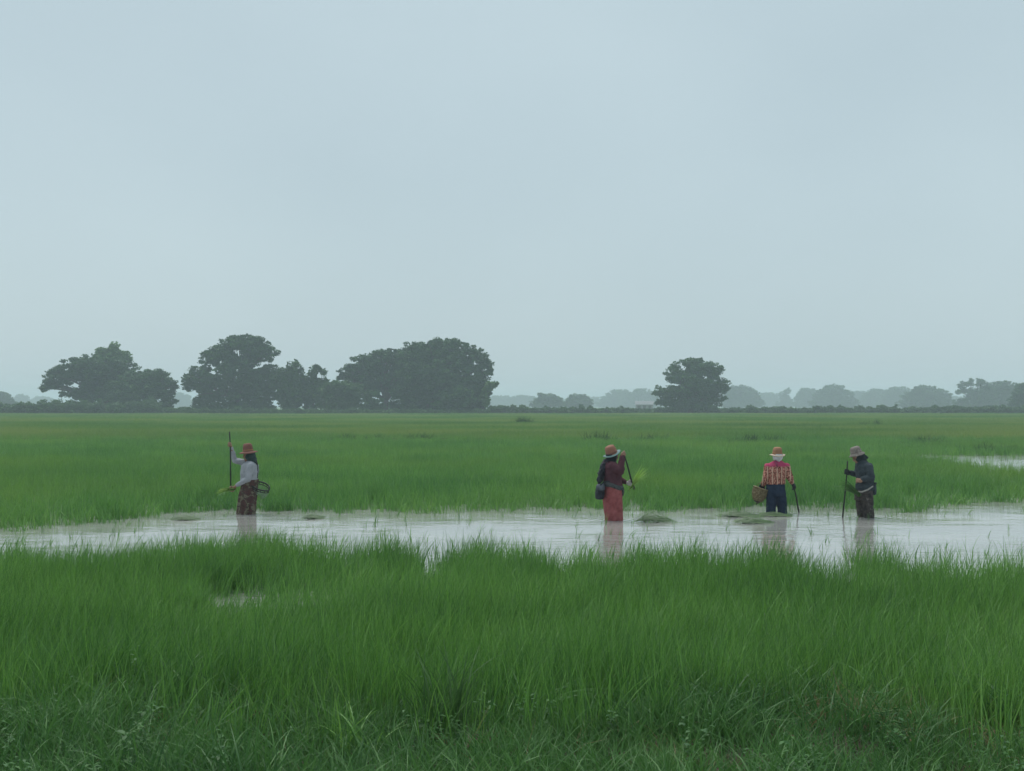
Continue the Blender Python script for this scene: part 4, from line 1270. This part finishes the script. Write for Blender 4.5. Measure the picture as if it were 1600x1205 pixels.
# ---- worker with the patterned shirt and jeans, seen from behind
f3 = Fig((1150, 670), 7.086, (1213, 802), 22.6, 'worker in pink patterned shirt and dark blue jeans seen from behind')
q = f3.q
h3 = q(457, 305)
stick_top, stick_bot = q(646, 618, 0.12), q(734, 985, 0.20)
sd3 = stick_bot - stick_top
hand_hi = stick_top + sd3 * 0.07
wr_hi = q(628, 598, 0.07)
bm = bmesh.new()
P_, rot_ = head_parts(bm, h3, PI / 2, 0.25)
chain(bm, [q(456, 330), q(455, 380)], [0.052, 0.060])
bm2 = bmesh.new(); loft(bm2, [(q(455, 370), 0.10, 0.06), (q(454, 400), 0.155, 0.09), (q(445, 470), 0.15, 0.11), (q(435, 580), 0.14, 0.105), (q(436, 680), 0.15, 0.11)]); me_ = bm_mesh(bm2, 'tmp'); bm.from_mesh(me_)
sh_r, el_r = q(556, 418, 0.0), q(588, 540, -0.05)
sh_l, el_l, wr_l = q(350, 420, 0.0), q(318, 545, -0.07), q(300, 632, 0.05)
chain(bm, [sh_r, el_r, wr_hi], [0.046, 0.037, 0.027])
chain(bm, [sh_l, el_l, wr_l], [0.046, 0.037, 0.027])
hand_parts(bm, hand_hi, wr_hi, sd3)
hl_c = q(288, 668, 0.06)
hand_parts(bm, hl_c, wr_l, Vector((1, 0.2, 0.1)))
fA, fB = q(380, 930), q(515, 930)
legs_below(bm, [q(388, 690), q(488, 690)], [(fA.x, -0.02), (fB.x, 0.04)], PI / 2)
fused('body', bm, M['skin'], f3.root, voxel=0.0055, smooth=2)
face_bits(P_, rot_, f3.root, None)
for (c_, w_, ax_) in ((hand_hi, wr_hi, sd3), (hl_c, wr_l, Vector((1, 0.2, 0.1)))):
    bm = bmesh.new(); hand_parts(bm, c_, w_, ax_, grow=0.004)
    fused('glove', bm, M['black_glove'], f3.root, voxel=0.005, smooth=1)

def pattern_shirt():
    m, N, L, b = new_mat('patterned_shirt')
    tc = N.new('ShaderNodeTexCoord')
    sep = N.new('ShaderNodeSeparateXYZ'); L.new(tc.outputs['Object'], sep.inputs[0])
    vo = N.new('ShaderNodeTexVoronoi'); vo.inputs['Scale'].default_value = 46; L.new(tc.outputs['Object'], vo.inputs['Vector'])
    r1 = ramp(N, [(0.035, 0.018, 0.014), (0.19, 0.065, 0.042), (0.48, 0.19, 0.145), (0.58, 0.34, 0.25)], [0.18, 0.42, 0.62, 0.85])
    L.new(vo.outputs['Distance'], r1.inputs['Fac'])
    # cream tapes running down the cloth, printed about every 8 cm
    ns = N.new('ShaderNodeTexNoise'); ns.inputs['Scale'].default_value = 5; L.new(tc.outputs['Object'], ns.inputs['Vector'])
    a1 = N.new('ShaderNodeMath'); a1.operation = 'MULTIPLY_ADD'; a1.inputs[1].default_value = 0.03
    L.new(ns.outputs['Fac'], a1.inputs[0]); L.new(sep.outputs['X'], a1.inputs[2])
    md = N.new('ShaderNodeMath'); md.operation = 'PINGPONG'; md.inputs[1].default_value = 0.040
    L.new(a1.outputs[0], md.inputs[0])
    lt = N.new('ShaderNodeMath'); lt.operation = 'LESS_THAN'; lt.inputs[1].default_value = 0.008
    L.new(md.outputs[0], lt.inputs[0])
    m1_ = N.new('ShaderNodeMix'); m1_.data_type = 'RGBA'
    L.new(lt.outputs[0], m1_.inputs[0]); L.new(r1.outputs['Color'], m1_.inputs[6]); m1_.inputs[7].default_value = (0.55, 0.37, 0.28, 1)
    # plain pink yoke across the shoulders
    n2 = N.new('ShaderNodeTexNoise'); n2.inputs['Scale'].default_value = 14; L.new(tc.outputs['Object'], n2.inputs['Vector'])
    a2 = N.new('ShaderNodeMath'); a2.operation = 'MULTIPLY_ADD'; a2.inputs[1].default_value = 0.05
    L.new(n2.outputs['Fac'], a2.inputs[0]); L.new(sep.outputs['Z'], a2.inputs[2])
    mr = N.new('ShaderNodeMapRange'); mr.inputs[1].default_value, mr.inputs[2].default_value = 0.845, 0.87
    L.new(a2.outputs[0], mr.inputs[0])
    m2_ = N.new('ShaderNodeMix'); m2_.data_type = 'RGBA'
    L.new(mr.outputs[0], m2_.inputs[0]); L.new(m1_.outputs[2], m2_.inputs[6]); m2_.inputs[7].default_value = (0.42, 0.060, 0.13, 1)
    L.new(m2_.outputs[2], b.inputs['Base Color'])
    b.inputs['Roughness'].default_value = 0.9; b.inputs['Specular IOR Level'].default_value = 0.1
    return m
bm = bmesh.new()
loft(bm, [(q(456, 352), 0.070, 0.065), (q(455, 372), 0.125, 0.085), (q(455, 400), 0.182, 0.115), (q(447, 470), 0.182, 0.135), (q(438, 560), 0.170, 0.13), (q(433, 612), 0.172, 0.132)])
chain(bm, [sh_r, el_r, q(622, 590, 0.06)], [0.070, 0.058, 0.042])
chain(bm, [sh_l, el_l, q(302, 618, 0.04)], [0.070, 0.056, 0.042])
fused('shirt', bm, pattern_shirt(), f3.root, voxel=0.009, smooth=3, wrinkle=0.02, wscale=0.06)
M['jeans'] = noise_mat('jeans', [(0.016, 0.026, 0.050), (0.034, 0.052, 0.085)], scale=9, rough=0.9, spec=0.1, bump=0.3, bump_scale=60)
bm = bmesh.new()
loft(bm, [(q(434, 600), 0.155, 0.12), (q(434, 640), 0.168, 0.135), (q(437, 700), 0.175, 0.145), (q(438, 745), 0.165, 0.13)])
chain(bm, [q(392, 715), q(385, 850, 0.0), q(380, 960, -0.01), q(380, 1000, -0.01)], [0.098, 0.088, 0.080, 0.078])
chain(bm, [q(488, 715), q(508, 850, 0.03), q(517, 925, 0.04)], [0.098, 0.090, 0.082])
fused('jeans', bm, M['jeans'], f3.root, voxel=0.009, smooth=3, wrinkle=0.022, wscale=0.07)
hat(f3.root, q(456, 282), 0.138, 0.084, 0.128, [M['tan_straw'], straw_mat('pale_straw', (0.44, 0.34, 0.26), (0.60, 0.50, 0.40)), M['tan_straw']], tilt=(0.0, 0.10), droop=0.012, name='straw_hat')
bm = bmesh.new()
ball(bm, h3 + Vector((0, -0.022, -0.008)), (0.088, 0.085, 0.085))
chain(bm, [q(458, 315, -0.05), q(462, 345, -0.055)], [0.058, 0.036])
fused('hair', bm, M['grey_hair'], f3.root, voxel=0.007, smooth=2, wrinkle=0.014, wscale=0.03)
bm = bmesh.new()
chain(bm, [q(425, 358, -0.075), q(432, 395, -0.125), q(440, 425, -0.135)], [0.022, 0.02, 0.006])
fused('collar_knot', bm, noise_mat('dark_pink', [(0.22, 0.03, 0.08), (0.32, 0.05, 0.11)], scale=20), f3.root, voxel=0.006, smooth=1)
pole('walking_stick', f3.base + stick_top, f3.base + stick_bot, 0.0125, 'black stick leaning down right of the worker in jeans', fork=False)

def wicker_basket(loc):
    root = empty('wicker_basket', loc, 0.3)
    wk = noise_mat('wicker', [(0.10, 0.075, 0.035), (0.20, 0.155, 0.085), (0.31, 0.25, 0.15)], scale=30, rough=0.85)
    prof = lambda t: 0.070 + 0.062 * math.sin(min(1, t * 1.12) * PI * 0.62)
    H = 0.23
    bm = bmesh.new()
    rows = []
    n = 44
    for j in range(25):
        t = j / 24
        rows.append([bm.verts.new(((prof(t) + 0.0035 * math.cos(PI * (j + (k // 2)))) * math.cos(2 * PI * k / n), (prof(t) + 0.0035 * math.cos(PI * (j + (k // 2)))) * math.sin(2 * PI * k / n), H * t - H / 2)) for k in range(n)])
    for a, b in zip(rows, rows[1:]):
        for k in range(n): bm.faces.new((a[k], a[(k + 1) % n], b[(k + 1) % n], b[k]))
    bm.faces.new(list(reversed(rows[0])))
    bo = obj('woven_bowl', bm_mesh(bm, 'woven_bowl'), wk, root, smooth=False)
    sd_ = bo.modifiers.new('wall', 'SOLIDIFY'); sd_.thickness = 0.008
    bm0 = bmesh.new()
    tube(bm0, [Vector((prof(j / 6) + 0.006, 0, H * j / 6 - H / 2)) for j in range(7)], [0.0055] * 7, 6)
    rb = bm_mesh(bm0, 'rib'); rb.materials.append(wk)
    for i in range(12):
        o = bpy.data.objects.new('rib', rb); COL.objects.link(o); o.parent = root; o.rotation_euler = (0, 0, 2 * PI * i / 12)
    def hoop(name, t, r):
        bm = bmesh.new()
        rings = []
        rad = prof(t) + 0.006
        for i in range(32):
            a = 2 * PI * i / 32
            rings.append([bm.verts.new(((rad + r * math.cos(u * PI / 3)) * math.cos(a), (rad + r * math.cos(u * PI / 3)) * math.sin(a), H * t - H / 2 + r * math.sin(u * PI / 3))) for u in range(6)])
        for i in range(32):
            a, b = rings[i], rings[(i + 1) % 32]
            for u in range(6): bm.faces.new((a[u], a[(u + 1) % 6], b[(u + 1) % 6], b[u]))
        obj(name, bm_mesh(bm, name), wk, root)
    hoop('rim', 1.0, 0.012)
    hoop('hoop', 0.55, 0.007)
    bm = bmesh.new()
    ball(bm, (0.0, 0, -0.12), (0.062, 0.062, 0.03))
    chain(bm, [(0.01, 0, -0.13), (0.0, -0.01, -0.17), (-0.005, -0.01, -0.20)], [0.016, 0.008, 0.004])
    chain(bm, [(0.03, 0.01, -0.13), (0.035, 0.01, -0.165)], [0.014, 0.005])
    fused('muddy_base', bm, noise_mat('wet_mud', [(0.022, 0.018, 0.014), (0.055, 0.045, 0.032)], scale=20, rough=0.5), root, voxel=0.005, smooth=1)
    bm = bmesh.new()
    tube(bm, [Vector((0.10 * math.cos(a), 0, 0.115 + 0.10 * math.sin(a))) for a in [PI * i / 12 for i in range(13)]], [0.007] * 13, 6)
    obj('handle', bm_mesh(bm, 'handle'), wk, root)
    root.rotation_euler = (0.12, 0.28, 0.3)
    tag(root, 'round muddy wicker basket at the left hip of the worker in jeans', 'basket', 'baskets and bags carried by the workers')
wicker_basket(f3.base + q(258, 728, 0.03))

# ---- worker in the dark jacket, bowed over a stick, facing left
f4 = Fig((1280, 670), 6.694, (1350, 808), 21.8, 'worker in dark slate jacket and camouflage hat bowed over a stick')
q = f4.q
h4 = q(402, 292)
stick_top, stick_bot = q(298, 336, 0.03), q(236, 960, -0.03)
sd4 = stick_bot - stick_top
hand_hi = stick_top + sd4 * ((448 - 336) / (960 - 336))
wr_hi = q(328, 458, 0.06)
bm = bmesh.new()
P_, rot_ = head_parts(bm, h4, PI + 0.12, 0.50)
chain(bm, [q(425, 318), q(452, 362)], [0.052, 0.060])
bm2 = bmesh.new(); loft(bm2, [(q(452, 345), 0.075, 0.11), (q(462, 385), 0.115, 0.165), (q(470, 450), 0.12, 0.155), (q(475, 560), 0.11, 0.135), (q(468, 660), 0.12, 0.15)]); me_ = bm_mesh(bm2, 'tmp'); bm.from_mesh(me_)
sh_l, el_l, wr_l = q(488, 395, -0.17), q(502, 505, -0.22), q(412, 520, -0.20)
sh_r, el_r = q(450, 392, 0.15), q(425, 480, 0.20)
chain(bm, [sh_r, el_r, wr_hi], [0.046, 0.038, 0.027])
chain(bm, [sh_l, el_l, wr_l], [0.046, 0.038, 0.027])
hand_parts(bm, hand_hi, wr_hi, sd4)
hl_c = q(368, 536, -0.19)
hand_parts(bm, hl_c, wr_l, Vector((0.2, 0.5, 0.9)))
legs_below(bm, [q(480, 690, -0.085), q(455, 690, 0.085)], [(q(505, 0).x, -0.10), (q(470, 0).x, 0.10)], PI)
fused('body', bm, M['skin'], f4.root, voxel=0.0055, smooth=2)
face_bits(P_, rot_, f4.root, None)
bm = bmesh.new(); hand_parts(bm, hand_hi, wr_hi, sd4, grow=0.004)
fused('glove', bm, M['black_glove'], f4.root, voxel=0.005, smooth=1)
M['slate'] = noise_mat('slate_cloth', [(0.026, 0.036, 0.043), (0.058, 0.074, 0.084)], scale=8, rough=0.85, spec=0.15, bump=0.3, bump_scale=40)
bm = bmesh.new()
loft(bm, [(q(446, 325), 0.066, 0.085), (q(452, 348), 0.10, 0.15), (q(463, 390), 0.138, 0.19), (q(470, 450), 0.152, 0.185), (q(476, 530), 0.145, 0.17), (q(475, 600), 0.155, 0.178), (q(472, 640), 0.155, 0.178)])
chain(bm, [sh_r, el_r, q(335, 462, 0.08)], [0.072, 0.060, 0.046])
chain(bm, [sh_l, el_l, q(418, 518, -0.20)], [0.076, 0.064, 0.048])
fused('jacket', bm, M['slate'], f4.root, voxel=0.009, smooth=3, wrinkle=0.03, wscale=0.07)
M['camo_trousers'] = noise_mat('camo_trousers', [(0.024, 0.022, 0.022), (0.075, 0.060, 0.054), (0.030, 0.027, 0.026), (0.185, 0.160, 0.140)], scale=13, poss=[0.35, 0.48, 0.56, 0.72], rough=0.85, distort=0.7)
bm = bmesh.new()
loft(bm, [(q(470, 625), 0.145, 0.165), (q(462, 670), 0.160, 0.18), (q(462, 740), 0.155, 0.175)])
chain(bm, [q(482, 710, -0.085), q(492, 830, -0.095), q(505, 990, -0.10)], [0.105, 0.092, 0.088])
chain(bm, [q(446, 710, 0.085), q(456, 830, 0.095), q(470, 990, 0.10)], [0.105, 0.092, 0.088])
fused('trousers', bm, M['camo_trousers'], f4.root, voxel=0.009, smooth=3, wrinkle=0.03, wscale=0.07)
M['camo_hat'] = noise_mat('camo_hat', [(0.14, 0.115, 0.10), (0.24, 0.21, 0.185), (0.17, 0.14, 0.125), (0.34, 0.30, 0.27)], scale=26, poss=[0.36, 0.48, 0.56, 0.70], rough=0.9)
hat(f4.root, q(386, 252), 0.138, 0.092, 0.115, [M['camo_hat'], M['camo_hat'], M['camo_hat']], tilt=(-0.30, -0.04), droop=0.035, dome=0.6, name='bucket_hat')
bm = bmesh.new()
ball(bm, h4 + Vector((0.030, 0, -0.006)), (0.098, 0.094, 0.108))
chain(bm, [q(428, 305), q(450, 345)], [0.088, 0.080])
chain(bm, [q(465, 290), q(500, 300)], [0.045, 0.022])
fused('hood', bm, M['black_scarf'], f4.root, voxel=0.008, smooth=3, wrinkle=0.015, wscale=0.05)
bm = bmesh.new()
sp = [q(366, 655, -0.10), q(410, 650, -0.19), q(470, 628, -0.195), q(530, 592, -0.16)]
tube(bm, sp, [0.012, 0.014, 0.014, 0.012], 8)
obj('belt_cord', bm_mesh(bm, 'belt_cord'), noise_mat('cord', [(0.28, 0.26, 0.24), (0.40, 0.38, 0.35)], scale=30), f4.root)
def waist_pouch(loc):
    root = empty('waist_pouch', loc)
    bm = bmesh.new()
    loft(bm, [((0, 0, -0.10), 0.03, 0.07), ((0, 0, -0.08), 0.045, 0.085), ((0, 0, 0.05), 0.045, 0.085), ((0, 0, 0.08), 0.03, 0.07)])
    fused('pouch', bm, M['slate'], root, voxel=0.007, smooth=2, wrinkle=0.012, wscale=0.04)
    bm = bmesh.new()
    tube(bm, [Vector((0.02, -0.08, 0.085)), Vector((0.045, 0, 0.10)), Vector((0.02, 0.08, 0.085)), Vector((-0.07, 0.10, 0.09))], [0.012, 0.014, 0.012, 0.010], 6)
    obj('strap', bm_mesh(bm, 'strap'), M['black_bag'], root)
    tag(root, 'dark pouch at the back of the worker in the slate jacket', 'bag', 'baskets and bags carried by the workers')
waist_pouch(f4.base + q(560, 625, -0.02))
pole('walking_stick', f4.base + stick_top, f4.base + stick_bot, 0.0125, 'long dark stick standing in the water before the bowed worker', fork=False)
seedling_bundle(f4.base + q(352, 655, -0.16), (-0.75, 0, 0.75), 0.40, 70, 'dark green seedling bunch at the waist of the bowed worker', M['seedling_wet'], 13, fan=0.4)

# ------------------------------------------------------------------ seedling bundles floating in the water
def floating_bundle(px, py, wpx, label, seed, hgt=0.07):
    Y = CAM_H * FPX / (py - HORIZON)
    p = at(px, py, Y); p.z = 0
    root = empty('floating_bundle', p, rnd.uniform(-0.2, 0.2))
    L = wpx / FPX * Y
    pr = random.Random(seed)
    V, F = [], []
    for _ in range(110):
        l = L * pr.uniform(0.35, 0.75)
        x0 = pr.uniform(-L / 2, L / 2 - l * 0.7); y0 = pr.gauss(0, 0.09)
        hz = hgt * math.exp(-((x0 + l / 2) / (L * 0.3)) ** 2) * pr.random() ** 0.7 * pr.choice((0.5, 0.8, 1.0, 1.5))
        dy = pr.gauss(0, 0.25)
        w_ = 0.006
        b = len(V)
        for s in range(5):
            t = s / 4
            z = 0.004 + (hz + hgt * 0.6 * pr.random() * 0.2) * math.sin(PI * min(1, t * 0.95 + 0.04)) + 0.01 * pr.random()
            k = 1 - 0.7 * t
            V += [(x0 + l * t, y0 + dy * t * l - w_ * k, z), (x0 + l * t, y0 + dy * t * l + w_ * k, z + 0.004)]
            if s < 4: F.append((b + 2 * s, b + 2 * s + 1, b + 2 * s + 3, b + 2 * s + 2))
    obj('blades', np_mesh('blades', V, F), M['seedling_wet'], root)
    bm = bmesh.new()
    tube(bm, [Vector((-L * 0.22, 0, 0.0)), Vector((-L * 0.1, 0, hgt * 0.35)), Vector((L * 0.05, 0, hgt * 0.3)), Vector((L * 0.2, 0, 0.0))], [0.01, 0.022, 0.018, 0.008], 8)
    obj('core', bm_mesh(bm, 'core'), M['seedling_wet'], root)
    tag(root, label, 'seedlings', 'seedling bundles floating in the paddy')
floating_bundle(1018, 815, 58, 'heaped seedling bundle floating right of the red-skirted worker', 1, 0.13)
floating_bundle(1150, 807, 66, 'long flat seedling bundle floating left of the worker in jeans', 2, 0.07)
floating_bundle(1172, 817, 58, 'low seedling bundle floating nearest the viewer left of the jeans', 3, 0.08)
floating_bundle(1205, 806, 50, 'flat seedling bundle floating at the feet of the worker in jeans', 4, 0.05)
floating_bundle(288, 812, 42, 'flat dark seedling bundle floating left of the white-bloused worker', 5, 0.06)
floating_bundle(487, 810, 30, 'small seedling bundle floating right of the white-bloused worker', 6, 0.07)

# ------------------------------------------------------------------ bird on the treetop
def bird():
    loc = at(611.5, 549, 280)
    root = empty('bird', loc)
    bk = noise_mat('bird_plumage', [(0.03, 0.03, 0.03), (0.07, 0.065, 0.06)], scale=8)
    bm = bmesh.new()
    chain(bm, [(-0.25, 0, 0.28), (0.0, 0, 0.33), (0.22, 0, 0.42), (0.34, 0, 0.56)], [0.09, 0.17, 0.12, 0.07])
    chain(bm, [(0.34, 0, 0.56), (0.50, 0, 0.54)], [0.05, 0.012])
    fused('body', bm, bk, root, voxel=0.02, smooth=1)
    for s in (-1, 1):
        bm = bmesh.new(); ball(bm, (-0.08, s * 0.13, 0.34), (0.30, 0.05, 0.11)); obj('wing', bm_mesh(bm, 'wing'), bk, root)
        bm = bmesh.new(); tube(bm, [Vector((0, s * 0.06, 0.2)), Vector((0.02, s * 0.06, -0.35))], [0.02, 0.015], 5); obj('leg', bm_mesh(bm, 'leg'), bk, root)
    bm = bmesh.new(); ball(bm, (-0.42, 0, 0.26), (0.22, 0.07, 0.025)); obj('tail', bm_mesh(bm, 'tail'), bk, root)
    tag(root, 'dark bird perched on top of the sloping rain tree', 'bird')
bird()

# ------------------------------------------------------------------ rain haze over the plain
HAZE_DENSITY = 0.00088
hm = bpy.data.materials.new('haze')
hm.use_nodes = True
hn, hl_ = hm.node_tree.nodes, hm.node_tree.links
hn.clear()
ho = hn.new('ShaderNodeOutputMaterial')
pv = hn.new('ShaderNodeVolumePrincipled')
pv.inputs['Color'].default_value = (0.79, 0.90, 1.0, 1)
pv.inputs['Density'].default_value = HAZE_DENSITY
pv.inputs['Anisotropy'].default_value = 0.0
hl_.new(pv.outputs['Volume'], ho.inputs['Volume'])
bm = bmesh.new()
bmesh.ops.create_cube(bm, size=1, matrix=Matrix.Translation((0, 1290, 9.6)) @ Matrix.Diagonal((5240, 2740, 22.4, 1)))
hz = obj('haze', bm_mesh(bm, 'haze'), hm, smooth=False)
tag(hz, 'thin pale rain haze filling the air over the plain', 'haze', kind='stuff')
